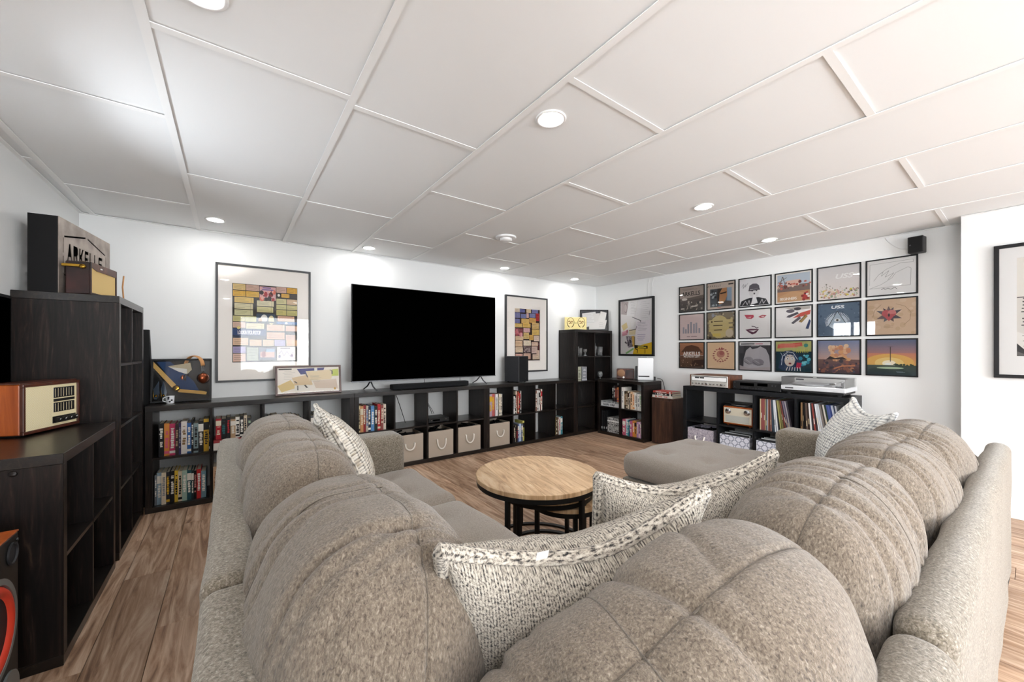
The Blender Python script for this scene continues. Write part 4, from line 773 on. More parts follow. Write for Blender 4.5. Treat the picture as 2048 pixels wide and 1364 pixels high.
# brass fittings standing in the left tall shelf
for i, lb in ((0, 'brass figurine in the left upper cube of tall left shelf'), (1, 'silver figurine in the right upper cube of tall left shelf')):
    cx, cz = STL.cell(i, 3); o = MB().lathe([(0, 0), (0.016, 0), (0.016, 0.006), (0.006, 0.012), (0.005, 0.06), (0.012, 0.07), (0.014, 0.085), (0.0, 0.095)], 16).build('figurine', 'chrome' if i else 'gold', None, True)
    o.location = STL.wp(cx+0.05, 0.05, cz+0.0005); tag(o, lb, 'figurine', 'small metal figurines')
o = thing('black_picture', 'dark glossy framed picture leaning on the wall at the left photo edge', 'framed picture', (-0.8935, 2.74, 0.7955), PI/2)
MB().rbox(0, 0.27, -0.014, -0.002, 0, 0.655, 0.002).build('frame', 'frame_black', o); MB().box(0.015, 0.255, -0.0155, -0.014, 0.015, 0.64).build('panel', 'screen_black', o)
t = thing('instrument_case', 'slim black case edge behind the tall left shelf', 'case', (-0.70, 3.955, 0), 0)
MB().loft([[(0, 0, 0), (0.195, 0, 0), (0.195, 0.07, 0), (0, 0.07, 0)], [(0, 0.057, 0.79), (0.195, 0.057, 0.79), (0.195, 0.125, 0.79), (0, 0.125, 0.79)], [(0, 0.06, 0.83), (0.212, 0.06, 0.83), (0.212, 0.127, 0.83), (0, 0.127, 0.83)], [(0.02, 0.10, 1.34), (0.188, 0.10, 1.34), (0.188, 0.15, 1.34), (0.02, 0.15, 1.34)]]).build('case_body', 'black_matte', t); MB().rbox(0.09, 0.13, 0.09, 0.098, 1.0, 1.1, 0.002).build('clasp', 'dark_steel', t)
# ------------------------------------------------------------------ framed pictures
def framed(name, label, cat, loc, rz, W, H, bar, depth, fmat, art, tilt=0.0, mat=None, mb='matboard', group=None, glass=True, pm='print'):
    """local x right, z up, front toward -y; origin bottom left, back on the wall. art(Art) draws in 0..1 of the opening left by the mat (l,b,r,t)"""
    t = thing(name, label, cat, loc, rz, group); t.rotation_euler = (Matrix.Rotation(rz, 3, 'Z') @ Matrix.Rotation(tilt, 3, 'X')).to_euler()
    MB().rbox(0, W, -depth, 0, 0, bar, 0.0012).rbox(0, W, -depth, 0, H-bar, H, 0.0012).rbox(0, bar, -depth, 0, bar, H-bar, 0.0012).rbox(W-bar, W, -depth, 0, bar, H-bar, 0.0012).build('frame', fmat, t)
    yb = -depth*0.45
    MB().box(bar, W-bar, yb, -0.002, bar, H-bar).build('backing', mb, t)
    l, b, r, tp = mat or (bar, bar, W-bar, H-bar)
    a = Art(r-l, tp-b); art(a); o = a.build('print', pm, t); o.location = (l, yb-0.0003, b)
    if mat:
        m = MB(); y0, y1 = yb-0.006, yb-0.004
        for (x0, x1, z0, z1) in ((bar, W-bar, bar, b), (bar, W-bar, tp, H-bar), (bar, l, b, tp), (r, W-bar, b, tp)): m.box(x0, x1, y0, yb-0.0001, z0, z1)
        m.build('mat', mb, t)
    if glass: MB().box(bar, W-bar, -depth*0.86-0.001, -depth*0.86, bar, H-bar).build('glass', 'glass_pane', t)
    return t
TIX = ['#e4c87c', '#dcc48c', '#cfc890', '#c9c49a', '#d8b49c', '#cfb0a0', '#dcb890', '#e0c9a4', '#c8bcc4']
def ticket(a, x0, y0, x1, y1, c, seed):
    rr = random.Random(seed); a.R(x0, y0, x1, y1, c)
    dk = tuple(int(v*0.72) for v in hx(c)); h = y1-y0; w = x1-x0
    for k in range(3): a.Ln([(x0+w*0.08, y1-h*(0.25+0.24*k)), (x0+w*(0.5+0.4*rr.random()), y1-h*(0.25+0.24*k))], h*0.06, dk)
    a.R(x1-w*0.14, y0, x1-w*0.12, y1, dk)
def poster1(a):
    a.R(0, 0, 1, 1, '#2b2723')
    R = [(0.01,.92,.19,.995,'#e2c487'),(.2,.92,.39,.995,'#d2ae9c'),(.66,.92,.82,.995,'#cfa99a'),(.83,.92,.995,.995,'#e0ac4a'),(.01,.84,.19,.91,'#e4b44a'),(.2,.84,.39,.91,'#e4b64e'),(.74,.86,.87,.91,'#dfae4e'),
         (.03,.76,.31,.83,'#e2c06c'),(.03,.68,.30,.75,'#d6cba0'),(.03,.60,.3,.67,'#cdc79a'),(.36,.73,.62,.80,'#d8ceaa'),(.36,.65,.61,.72,'#cfc68e'),(.66,.77,.82,.84,'#c9c08c'),(.83,.77,.995,.84,'#d6b690'),(.66,.70,.82,.76,'#c4bd80'),(.83,.70,.995,.76,'#c9be82'),(.66,.62,.82,.69,'#c9bd76'),(.83,.62,.995,.69,'#c6bd7a'),
         (.01,.52,.18,.59,'#c9c084'),(.185,.52,.35,.59,'#c6c27e'),(.68,.54,.95,.61,'#e0b294'),(.01,.44,.19,.51,'#d8b6a2'),(.2,.42,.47,.50,'#d6c9a0'),(.51,.41,.79,.49,'#d8b094'),(.81,.41,.995,.48,'#cfa38a'),(.51,.30,.79,.39,'#d2ac90'),(.81,.29,.97,.36,'#c9a088'),
         (.01,.22,.23,.31,'#dcb898'),(.25,.21,.43,.29,'#d8b894'),(.45,.21,.62,.29,'#d6bea0'),(.63,.21,.80,.29,'#a8a0bc'),(.82,.21,.995,.29,'#dcb088'),(.01,.12,.19,.2,'#a79cc0'),(.01,.01,.19,.11,'#d8b4a0')]
    for i, (x0, y0, x1, y1, c) in enumerate(R): ticket(a, x0, y0, x1, y1, c, i)
    a.R(.40,.81,.65,.985,'#d9a8a8'); a.speck(.42,.82,.63,.93,16,['#a8383c','#d8705c','#7a2c30','#e6b0a0','#2a2020'],.015,.04,3); a.lines(.42,.63,.945,.97,2,'#7a6aa0',.014)
    a.R(.665,.86,.73,.91,'#2c2826'); a.E(.697,.885,.02,.018,'#e6e2d8'); a.R(.88,.86,.995,.91,'#3a3330'); a.R(.35,.51,.64,.63,'#33485c'); a.E(.47,.57,.05,.05,'#e6e4dc'); a.E(.58,.55,.045,.06,'#d8cca0'); a.E(.41,.54,.03,.035,'#c9a888'); a.R(.35,.51,.64,.53,'#20262e')
    a.R(.66,.50,.995,.535,'#35608e'); a.R(.80,.505,.84,.53,'#e6e6e6'); a.R(0,.34,.50,.43,'#24406e'); a.T("LOOKIN' FOURSTOP", .245,.358,.068,'#e9e6ea',.02,0,.85,.62); a.R(0,.31,.5,.335,'#26344c'); a.E(.09,.44,.025,.02,'#e0cc80')
    a.R(.21,.02,.38,.19,'#a5ab98'); a.lines(.23,.36,.05,.16,4,'#7f8676',.008,4); a.R(.39,.03,.65,.19,'#6a6c7a'); a.R(.41,.06,.63,.13,'#d0a89c'); a.R(.5,.13,.63,.17,'#88a4b8'); a.E(.46,.1,.035,.04,'#8a3c44')
    a.R(.67,.02,.97,.20,'#e6dcd2'); a.lines(.7,.94,.16,.18,1,'#5c5a66',.012,5); a.Ln([(.7,.1),(.74,.15),(.78,.08),(.83,.14),(.88,.07),(.93,.13)],.008,'#8a8aa0'); a.E(.71,.07,.02,.02,'#6a6a88'); a.E(.91,.08,.02,.02,'#8a6a88')
framed('framed_poster', 'large framed ticket collage poster with wide cream mat left of television', 'framed picture', (-0.105, YT-0.001, 0.905), 0, 0.722, 1.025, 0.017, 0.03, 'frame_grey', poster1, mat=(0.115, 0.17, 0.61, 0.86), group='large framed collages')
def poster2(a):
    a.R(0, 0, 1, 1, '#3a2c2a'); rr = random.Random(4)
    ticks = [(.0,.93,.2,1,'#dcc8b0'),(.2,.93,.4,.99,'#6e70a4'),(.46,.93,.64,1,'#e0c8a0'),(.68,.93,.93,1,'#8080b0'),(.0,.82,.21,.92,'#8080a8'),(.24,.82,.45,.9,'#7c80ac'),(.46,.83,.55,.92,'#dcb4ac'),(.58,.84,.82,.92,'#8488b4'),(.84,.78,.98,.93,'#b53a3c'),(.0,.72,.2,.80,'#7a7aa6'),(.26,.72,.56,.81,'#dcb46c'),(.57,.74,.84,.83,'#d4a45c'),(.0,.64,.3,.71,'#dcb870'),(.32,.64,.62,.72,'#dab05c'),(.68,.62,.96,.74,'#d6b478'),
             (.34,.55,.6,.63,'#d2a8a8'),(.68,.50,.98,.61,'#dcb86c'),(.34,.42,.56,.54,'#cfb070'),(.57,.40,.74,.50,'#d4a85c'),(.03,.39,.33,.47,'#d6b490'),(.76,.38,.97,.49,'#e0c8b8'),(.03,.27,.3,.38,'#d4b08c'),(.34,.29,.63,.39,'#e0d0b8'),(.66,.28,.92,.36,'#d8b8a0'),(.03,.16,.31,.26,'#dcc0a0'),(.66,.14,.9,.27,'#cfb4a8'),(.03,.02,.3,.13,'#cf9f8e'),(.34,.03,.62,.14,'#d0aa94'),(.7,.02,.98,.12,'#d8c0a8'),(.86,.1,.98,.2,'#d8bca8')]
    for i, (x0, y0, x1, y1, c) in enumerate(ticks): ticket(a, x0, y0, x1, y1, c, 50+i)
    a.R(.0,.48,.31,.62,'#7a3038'); a.speck(.02,.48,.29,.6,14,['#c06a70','#3a1a20','#a84a50','#d8a0a0'],.015,.04,9); a.R(.34,.16,.62,.28,'#6c5654'); a.speck(.36,.17,.6,.27,30,['#9a8684','#4a3a3a','#b8a4a0'],.01,.02,11); a.R(.92,.2,.985,.35,'#5a2c2c')
framed('framed_poster', 'tall framed ticket collage poster half hidden by the subwoofer', 'framed picture', (2.905, YT-0.001, 0.885), 0, 0.733, 1.03, 0.02, 0.03, 'frame_grey', poster2, mat=(0.155, 0.155, 0.595, 0.86), group='large framed collages')
def collage(a):
    a.R(0,0,1,1,'#efe6da'); a.Q([(.3,.95),(.75,.98),(.72,.78),(.36,.72)],'#4c4f86'); a.Q([(.22,.6),(.5,.72),(.55,.3),(.28,.2)],'#dcc29a'); a.Q([(.44,.85),(.92,.9),(.86,.5),(.5,.46)],'#e6d2ac'); a.Q([(.0,.3),(.2,.52),(.3,.2),(.06,.05)],'#e0c68c'); a.Q([(.55,.45),(.95,.5),(.97,.1),(.6,.15)],'#decbb8'); a.Q([(.87,.62),(.99,.62),(.99,.92),(.88,.9)],'#c6cf6a'); a.Q([(.26,.3),(.5,.3),(.5,.04),(.26,.06)],'#e8e2d6')
    for p in (([(.4,.78),(.45,.72),(.47,.6)]), ([(.84,.88),(.88,.84),(.88,.7)]), ([(.26,.46),(.3,.38)])): a.Ln(p,.02,'#4a4a50')
    a.lines(.08,.28,.55,.86,6,'#a8a29a',.008,2); a.lines(.5,.7,.42,.66,6,'#8e8880',.008,3); a.R(.02,.92,.22,.965,'#3a3836'); a.E(.92,.1,.018,.04,'#d0a040'); a.R(.3,.1,.32,.28,'#6a665f'); a.Ln([(.42,.3),(.46,.18)],.03,'#5a5650'); a.R(.58,.84,.63,.97,'#e9e6e0')
framed('framed_collage', 'wide red-brown framed collage of notes leaning against the wall', 'framed picture', (0.318, 3.985, HK+0.0005), 0, 0.545, 0.262, 0.016, 0.02, 'red_brown_wood', collage, tilt=-0.13)
# shadow box with a uniform, headphones hung on its corner
t = thing('shadow_box', 'black shadow box holding a navy uniform with gold sash', 'shadow box', (-0.492, 3.985, HK+0.0005), 0); t.rotation_euler = (-0.13, 0, 0)
W, H, D = 0.365, 0.335, 0.045
MB().rbox(0, W, -D, 0, 0, 0.012, 0.001).rbox(0, W, -D, 0, H-0.012, H, 0.001).rbox(0, 0.012, -D, 0, 0.012, H-0.012, 0.001).rbox(W-0.012, W, -D, 0, 0.012, H-0.012, 0.001).build('frame', 'frame_black', t)
MB().box(0.012, W-0.012, -0.006, -0.001, 0.012, H-0.012).build('backing', 'black_matte', t)
vcol('cloth_print', 0.9, 0.1)
def slab(pts, y0, y1, c, name, mat='cloth_print'):
    n = len(pts); return MB().loft([[(x, y1, z) for x, z in pts], [(x, y0, z) for x, z in pts]], c).build(name, mat, t)
slab([(.03,.315),(.11,.315),(.25,.16),(.29,.07),(.20,.075),(.14,.13)], -0.02, -0.0065, '#2f4468', 'uniform_cloth'); slab([(.013,.27),(.013,.315),(.145,.135),(.13,.10)], -0.026, -0.0065, '#cfa764', 'gold_sash'); slab([(.15,.10),(.16,.075),(.33,.045),(.335,.065),(.31,.075)], -0.026, -0.0065, '#c29a58', 'gold_sash')
slab([(.095,.28),(.23,.305),(.24,.25),(.215,.22),(.20,.215)], -0.021, -0.0065, '#b6a98c', 'parchment'); slab([(.10,.275),(.21,.255),(.21,.215),(.16,.235)], -0.0235, -0.021, '#d8d6cf', 'paper_edge')
for xx, rot in ((0.032, 0.0), (0.075, 0.35)):
    sb_ = slab([(xx-.018, .10+0.02*rot), (xx+.012-0.02*rot*2, .165), (xx+.018, .07), (xx+.006+0.02*rot, .025), (xx-.014+0.02*rot, .03)], -0.022, -0.0065, '#3a4450', 'shoulder_board')
    MB().lathe([(0, -0.030), (0.008, -0.029), (0.010, -0.0225)], 14, (xx-0.002, 0, 0.055), 'y').build('button', 'gold', sb_, True); MB().tube([(xx-.018, -.023, .10), (xx-.014, -.023, .03), (xx+.006, -.023, .022), (xx+.018, -.023, .07)], 0.0018, 6).build('gold_braid', 'gold', sb_, True)
MB().lathe([(0, -0.034), (0.012, -0.033), (0.022, -0.030), (0.024, -0.0265)], 24, (0.147, 0, 0.105), 'y').build('medallion', 'gold', t, True)
MB().box(0.012, W-0.012, -D*0.93-0.001, -D*0.93, 0.012, H-0.012).build('glass', 'glass_pane', t)
t = thing('headphones', 'vintage headphones with copper cups hung on the shadow box', 'headphones', (-0.235, 3.965, HK+0.155), -0.75)
pts = [(-0.075*math.cos(PI*k_/16), 0, 0.13+0.075*math.sin(PI*k_/16)) for k_ in range(17)]
MB().tube([(x, y, z) for x, y, z in pts], 0.018, 12, flat=0.28).build('headband', 'tan_leather', t, True)
for sx in (-1, 1):
    for dy in (-0.008, 0.008): MB().tube([(sx*0.075, dy, 0.132), (sx*0.078, dy, 0.05)], 0.0022, 6).build('slider_rod', 'chrome', t, True)
    ec = MB().lathe([(0.0, sx*0.030), (0.020, sx*0.028), (0.036, sx*0.018), (0.042, sx*0.004), (0.038, -sx*0.01), (0.0, -sx*0.012)], 28, (sx*0.078, 0, 0.03), 'x').build('ear_cup', 'copper', t, True)
    MB().lathe([(0.032, -sx*0.010), (0.033, -sx*0.024), (0.0, -sx*0.024)], 24, (sx*0.078, 0, 0.03), 'x').build('ear_pad', 'black_matte', ec, True)
t = thing('mug', 'small white patterned cup standing before the shadow box', 'cup', (-0.375, 3.915, HK+0.0005), 0)
MB().lathe([(0, 0), (0.022, 0), (0.024, 0.004), (0.026, 0.055), (0.0235, 0.055), (0.022, 0.006), (0, 0.006)], 24).build('cup_body', 'white_plastic', t, True, angle=40); MB().tube([(-0.025, 0, 0.045), (-0.04, 0, 0.042), (-0.042, 0, 0.02), (-0.024, 0, 0.012)], 0.003, 8).build('handle', 'white_plastic', t, True)
for k in range(4): MB().lathe([(0, -0.0268), (0.006, -0.0262), (0.0068, -0.024)], 10, (0.012*math.sin(k*1.9), 0, 0.014+0.011*k), 'y').build('motif', 'black_plastic', t, True)
def papers(a):
    a.R(0,0,1,1,'#4a4c4e'); a.Q([(.04,.86),(.55,.95),(.62,.3),(.08,.1)],'#f0eeea'); a.Q([(.45,.85),(.72,.88),(.66,.4),(.5,.4)],'#e9e6e0'); a.Q([(.75,.98),(.97,.9),(.92,.5),(.62,.3)],'#efece6'); a.Q([(.62,.45),(.98,.52),(.9,.05),(.3,.02),(.3,.3)],'#efebe6'); a.lines(.12,.5,.4,.8,7,'#b4b0ae',.008,1); a.lines(.66,.9,.14,.4,6,'#b4b0ae',.008,2)
framed('framed_papers', 'black framed collage of white notes on the tall corner shelf', 'framed picture', (4.277, 4.085, 1.4755), -0.61, 0.43, 0.32, 0.014, 0.02, 'frame_black', papers, tilt=-0.05)
def poster3(a):
    a.R(0,0,1,1,'#e9e4e2'); a.Q([(.02,1),(.26,.98),(.2,.74),(.02,.76)],'#b9a9a8'); a.E(.17,.87,.055,.09,'#8d7f7e'); a.E(.165,.87,.045,.075,'#c4b6b4'); a.Q([(.27,1),(.56,1),(.45,.7),(.2,.72)],'#f0edec'); a.Q([(.58,1),(.98,1),(.95,.62),(.44,.6)],'#eeeaea'); a.Q([(.5,.6),(.93,.62),(.93,.2),(.48,.2)],'#efe6ea')
    a.lines(.32,.5,.76,.96,8,'#b8b2b4',.004,1); a.lines(.62,.92,.66,.95,9,'#b8b2b4',.004,2); a.lines(.54,.86,.44,.58,6,'#a9a2ac',.005,3); a.lines(.54,.8,.26,.36,4,'#8878a8',.007,4)
    a.Ln([(.38,.69),(.66,.61),(.63,.585)],.012,'#4c4a50'); a.Q([(.03,.54),(.2,.6),(.24,.5),(.1,.44)],'#dcc68e'); a.Q([(.05,.42),(.26,.46),(.22,.36),(.06,.34)],'#e6a8b4'); a.E(.22,.43,.03,.03,'#c06a78'); a.Q([(.28,.46),(.5,.46),(.48,.36),(.28,.36)],'#e6d6b0'); a.Ln([(.28,.44),(.5,.46),(.52,.52)],.012,'#4c4a50')
    a.Q([(.18,.34),(.36,.33),(.42,.14),(.26,.12)],'#8a8088'); a.speck(.2,.14,.4,.32,22,['#4c444c','#c9c0c4','#2c282c'],.012,.03,5); a.E(.16,.22,.02,.02,'#5a5458'); a.Q([(.36,.34),(.46,.34),(.46,.14),(.4,.14)],'#d9b060'); a.Q([(.4,.0),(1,.0),(1,.22),(.62,.16),(.46,.14)],'#e3b92c'); a.Q([(.46,.17),(.86,.15),(.86,.1),(.46,.11)],'#2c2a1c'); a.R(.56,.112,.82,.132,'#e8cf3a'); a.lines(.58,.8,.12,.12,1,'#8a7a20',.008,5); a.R(.56,.14,.74,.152,'#e8d860')
    a.Ln([(.46,.17),(.48,.1),(.56,.08),(.54,.02)],.018,'#2c2a1c'); a.Ln([(.78,.1),(.78,.01)],.018,'#2c2a1c'); a.Ln([(.46,.32),(.46,.12)],.016,'#2c2a1c'); a.Q([(.16,.02),(.42,.12),(.44,.09),(.2,.0)],'#8fbf7a'); a.Ln([(.93,.78),(.9,.7)],.01,'#4c4a50')
framed('framed_poster', 'black framed poster of notes and yellow lettering above the router', 'framed picture', (XR-0.002, 3.665, 1.10), -PI/2, 0.585, 0.825, 0.026, 0.035, 'frame_black', poster3)
def doc(a):
    a.R(0,0,1,1,'#f1efe9'); a.R(0,.6,1,1,'#f0ece3'); a.lines(.1,.9,.64,.96,11,'#8a8680',.006,1); a.Q([(0,.6),(1,.66),(1,.05),(.5,.02),(0,.25)],'#e3ded6')
    for k in range(9): a.lines(.03,.97,.585-.034*k,.585-.034*k,1,'#4a4846',.011,10+k)
    a.Q([(0,.6),(.5,.615),(.5,.607),(0,.592)],'#2a2a2c'); a.Q([(0,.25),(.5,.02),(1,.1),(1,0),(0,0)],'#efece6'); a.lines(.04,.8,.1,.26,4,'#b0aca6',.007,30); a.Q([(0,.13),(.12,.0),(0,.0)],'#3c3c3e'); a.Q([(0,.05),(.06,.02),(.1,.0),(0,.0)],'#6c6a68')
framed('framed_letter', 'large black framed handwritten letter cut off at right photo edge', 'framed picture', (XJ-0.001, 0.176, 0.985), -PI/2, 0.74, 0.94, 0.024, 0.03, 'frame_black', doc, mat=(0.10, 0.155, 0.64, 0.84), mb='matboard_white')
# --- record covers, six columns by three rows
def c11(a): a.G(0,0,1,1,'#4c4039','#b9a59a',8); a.R(0,.55,1,1,'#b7a79c'); a.G(0,0,1,.5,'#3c342f','#5c504a',5); a.Q([(0,.5),(1,.62),(1,.5),(0,.42)],'#6f625a'); a.T('ARKELLS',.47,.64,.23,'#2c2624',.02,0,.95,.9); a.lines(.1,.8,.88,.92,2,'#7a6c64',.012,1); a.speck(.05,.05,.95,.42,26,['#8d7f74','#a99a8c','#2a2420','#c9bcae'],.015,.05,2); a.E(.2,.5,.12,.05,'#efe6dc'); a.Ln([(.3,.08),(.4,.35),(.48,.1)],.03,'#a99a8e'); a.R(.05,.1,.2,.14,'#d8cec2'); a.R(.5,.17,.72,.22,'#d8cec2')
def c12(a): a.R(0,0,1,1,'#cdbcae'); a.T('ARKELLS',.25,.86,.1,'#4a403a',0,0,1.4,1); a.R(.78,.88,.96,.93,'#2e2a28'); a.R(.1,.08,.9,.78,'#6d7b86'); a.R(.1,.08,.42,.78,'#4c5258'); a.R(.74,.25,.9,.78,'#8fa4b8'); a.Q([(.4,.78),(.72,.78),(.74,.5),(.64,.22),(.44,.16),(.38,.4)],'#c08a5c'); a.Q([(.38,.78),(.56,.78),(.46,.6),(.44,.2),(.36,.2)],'#3a302c'); a.Q([(.46,.6),(.72,.64),(.7,.58),(.5,.55)],'#3c2a20'); a.Q([(.3,.08),(.9,.08),(.9,.26),(.66,.3),(.5,.1)],'#5c5552'); a.speck(.14,.14,.36,.7,12,['#8a949a','#2c3034','#b4bcc0'],.02,.06,3); a.R(.38,.04,.5,.06,'#c0504c')
def c13(a): a.R(0,0,1,1,'#e6e4e6'); a.Q([(.0,.02),(.06,.2),(.2,.26),(.34,.3),(.62,.3),(.86,.22),(.95,.02)],'#33343a'); a.E(.48,.5,.17,.2,'#dcdadb'); a.Q([(.30,.56),(.33,.74),(.44,.8),(.56,.79),(.64,.72),(.67,.54),(.6,.6),(.36,.6)],'#5c5860'); a.Ln([(.3,.56),(.67,.58)],.04,'#4a464e'); a.E(.42,.54,.03,.015,'#3a3a40'); a.E(.56,.54,.03,.015,'#3a3a40'); a.E(.49,.44,.028,.03,'#55535a'); a.Q([(.38,.05),(.46,.4),(.52,.4),(.6,.1)],'#e8e6e8'); a.Ln([(.1,.05),(.2,.2),(.26,.06),(.32,.22),(.36,.04)],.02,'#cfced2'); a.Ln([(.66,.05),(.74,.22),(.78,.06),(.86,.18)],.02,'#cfced2'); a.Ln([(.07,.72),(.14,.82),(.12,.66),(.2,.8),(.18,.7),(.28,.84)],.012,'#8d8c92')
def c14(a): a.R(0,0,1,1,'#ece6e0'); a.R(.04,.04,.96,.96,'#b9c4cf'); a.R(.04,.04,.96,.4,'#b98d66'); a.Q([(.04,.2),(.5,.4),(.96,.24),(.96,.04),(.04,.04)],'#c39a72'); a.R(.04,.38,.96,.6,'#7c6a64'); a.Q([(.3,.74),(.7,.76),(.66,.56),(.34,.54)],'#dcb8a8'); a.speck(.06,.48,.96,.7,26,['#a84840','#c46a5c','#7a3a34','#dcc4b0'],.02,.05,4); a.Ln([(.08,.5),(.2,.9),(.3,.5)],.02,'#6a5c54'); a.Ln([(.05,.7),(.32,.86)],.014,'#6a5c54'); a.Q([(.74,.06),(.8,.3),(.9,.34),(.95,.08)],'#b4423c'); a.speck(.72,.05,.95,.3,10,['#e6dcd4','#8a3430','#3a3a40'],.02,.04,6); a.T('BEGINNERS',.36,.1,.12,'#efeae2',.015,0,.9,.85)
    
def c15(a): a.G(0,0,1,1,'#e2d8d2','#d5d2d2',8); a.T('USS',.62,.62,.2,'#eeecea',.03,.25,1,1.3); a.speck(.03,.03,.97,.30,90,['#c9a890','#d8c08a','#b98d84','#8d9a7c','#e0ccb4','#7a6a5c','#d6c44e','#cfa6a0','#a9b4a0'],.012,.04,7); a.speck(.03,.28,.6,.42,16,['#8d8478','#6a6a5c','#c9b8a8'],.006,.018,8); a.Ln([(.2,.3),(.21,.46)],.008,'#6a7a5c'); a.E(.21,.47,.02,.02,'#7a7468')
def c16(a): a.R(0,0,1,1,'#e6e4e2'); a.Ln([(.05,.3),(.06,.9),(.94,.92),(.94,.84),(.7,.86),(.4,.72),(.24,.58),(.14,.42)],.008,'#9b9896'); a.Ln([(.04,.2),(.3,.3),(.52,.46),(.6,.6),(.84,.72),(.9,.68),(.89,.22),(.05,.2)],.008,'#9b9896'); a.Ln([(.24,.58),(.34,.66),(.3,.54),(.46,.68),(.38,.5),(.56,.6),(.44,.42)],.008,'#8d8a88'); a.Ln([(.3,.15),(.35,.19),(.38,.15),(.44,.18),(.5,.14),(.58,.19),(.62,.14)],.012,'#6a686a')
def c21(a):
    a.R(0,0,1,1,'#e3cdc9')
    for x, h in ((.16,.5),(.26,.42),(.36,.62),(.48,.7),(.6,.62),(.7,.66),(.82,.44)): a.R(x-.035,.24,x+.035,h,'#a9a4ac')
    a.R(.3,.09,.44,.12,'#a58a8c'); a.R(.48,.09,.72,.12,'#a58a8c')
def c22(a): a.R(0,0,1,1,'#8a7c66'); a.speck(0,0,1,1,70,['#b0a080','#6a5c4a','#c9b890','#4a4034','#9a9aa0'],.02,.06,11); a.E(.45,.45,.36,.44,'#d0bd86'); a.R(.06,.6,.94,.72,'#d2c08c'); a.R(.06,.44,.94,.55,'#cfbc88'); a.R(.06,.27,.94,.38,'#cdb880'); a.R(.14,.62,.2,.68,'#5c4a34')
def _c22t(a): c22(a); [a.lines(.22,.72,y,y,1,'#4a3c2c',.03,k) for k, y in enumerate((.66,.5,.33))]; a.E(.82,.2,.14,.16,'#cfc0a8'); a.R(.2,.08,.5,.2,'#d8bf6c')
def c23(a): a.R(0,0,1,1,'#f0ecea'); a.Q([(.16,.84),(.46,.82),(.48,.74),(.4,.68),(.24,.7)],'#c9485c'); a.Q([(.24,.75),(.4,.76),(.36,.71)],'#eab0b4'); a.Q([(.62,.74),(.74,.8),(.88,.78),(.8,.7),(.7,.69)],'#b8525c'); a.E(.76,.74,.05,.02,'#e6c4c0'); a.Ln([(.4,.42),(.5,.4),(.56,.34),(.62,.36)],.025,'#4a3440'); a.Q([(.2,.3),(.36,.32),(.64,.3),(.54,.16),(.42,.12),(.3,.2)],'#5c2840'); a.Q([(.3,.26),(.58,.27),(.46,.2)],'#efe6e6'); a.R(.52,.5,.53,.51,'#f0ecea')
def c24(a): a.R(0,0,1,1,'#efecea'); a.E(.42,.86,.12,.06,'#6d6870'); a.Q([(.2,.98),(.96,.98),(.96,.9),(.6,.88)],'#b9b2ac'); a.E(.62,.92,.1,.05,'#4a464c'); a.Q([(.3,.66),(.36,.72),(.62,.82),(.66,.76),(.4,.64)],'#55525a'); a.Q([(.48,.62),(.7,.78),(.98,.86),(.96,.72),(.74,.66)],'#c95a4c'); a.Q([(.44,.46),(.5,.42),(.72,.6),(.68,.68)],'#6a666e'); a.Q([(.66,.48),(.74,.46),(.9,.66),(.84,.74)],'#a88a58'); a.Q([(.84,.26),(.92,.24),(.98,.5),(.94,.56)],'#3c4a70'); a.Ln([(.3,.2),(.7,.2)],.008,'#cfc8c8'); a.Ln([(.66,.5),(.84,.7)],.014,'#3c342c')
def c25(a):
    a.R(0,0,1,1,'#56697e'); a.speck(0,0,1,1,80,['#465a70','#66798e','#3c5068','#7a8ca0'],.01,.03,12)
    for k in range(28):
        t_ = PI*(-0.12+1.24*k/27); a.Ln([(.48+.22*math.cos(t_), .42+.2*math.sin(t_)), (.48+.30*math.cos(t_), .42+.3*math.sin(t_))], .014, '#dfe6ec')
    a.E(.48,.42,.235,.215,'#c4d0da'); a.Q([(.27,.32),(.69,.34),(.48,.74)],'#a9b8c6'); a.Ln([(.27,.32),(.48,.76),(.70,.34)],.016,'#3a3c3e'); a.E(.48,.48,.08,.05,'#e4e8ea'); a.E(.48,.48,.03,.035,'#4c4a44'); a.T('USS',.48,.84,.13,'#eef2f4',.03,.1,1,1.5)
def c26(a):
    a.R(0,0,1,1,'#cfb296'); a.speck(0,0,1,1,30,['#d6bca2','#c6a888'],.03,.08,13); cx, cy = .46, .55
    for k, (an, l) in enumerate(((0.5,.30),(1.15,.24),(1.6,.26),(2.1,.24),(2.65,.3),(3.5,.28),(5.9,.28),(4.2,.22),(5.2,.22))):
        x, y = cx+l*math.cos(an), cy+l*math.sin(an); a.Q([(cx+.08*math.cos(an+1.3), cy+.1*math.sin(an+1.3)), (cx+.08*math.cos(an-1.3), cy+.1*math.sin(an-1.3)), (x, y)], ('#4c4650','#5a5c66','#6d5a5c')[k % 3])
    a.E(cx-.06,.60,.09,.1,'#b8595c'); a.E(cx+.06,.60,.09,.1,'#c87a78'); a.Q([(cx-.15,.58),(cx+.15,.58),(cx,.38)],'#b55458'); a.E(cx,.55,.02,.05,'#3a2c30'); a.Ln([(.6,.86),(.78,.78),(.9,.6),(.88,.4),(.76,.26)],.008,'#94785c'); a.Ln([(.3,.86),(.16,.7),(.12,.5)],.008,'#94785c'); a.lines(.34,.6,.2,.24,2,'#a0866c',.008,3)
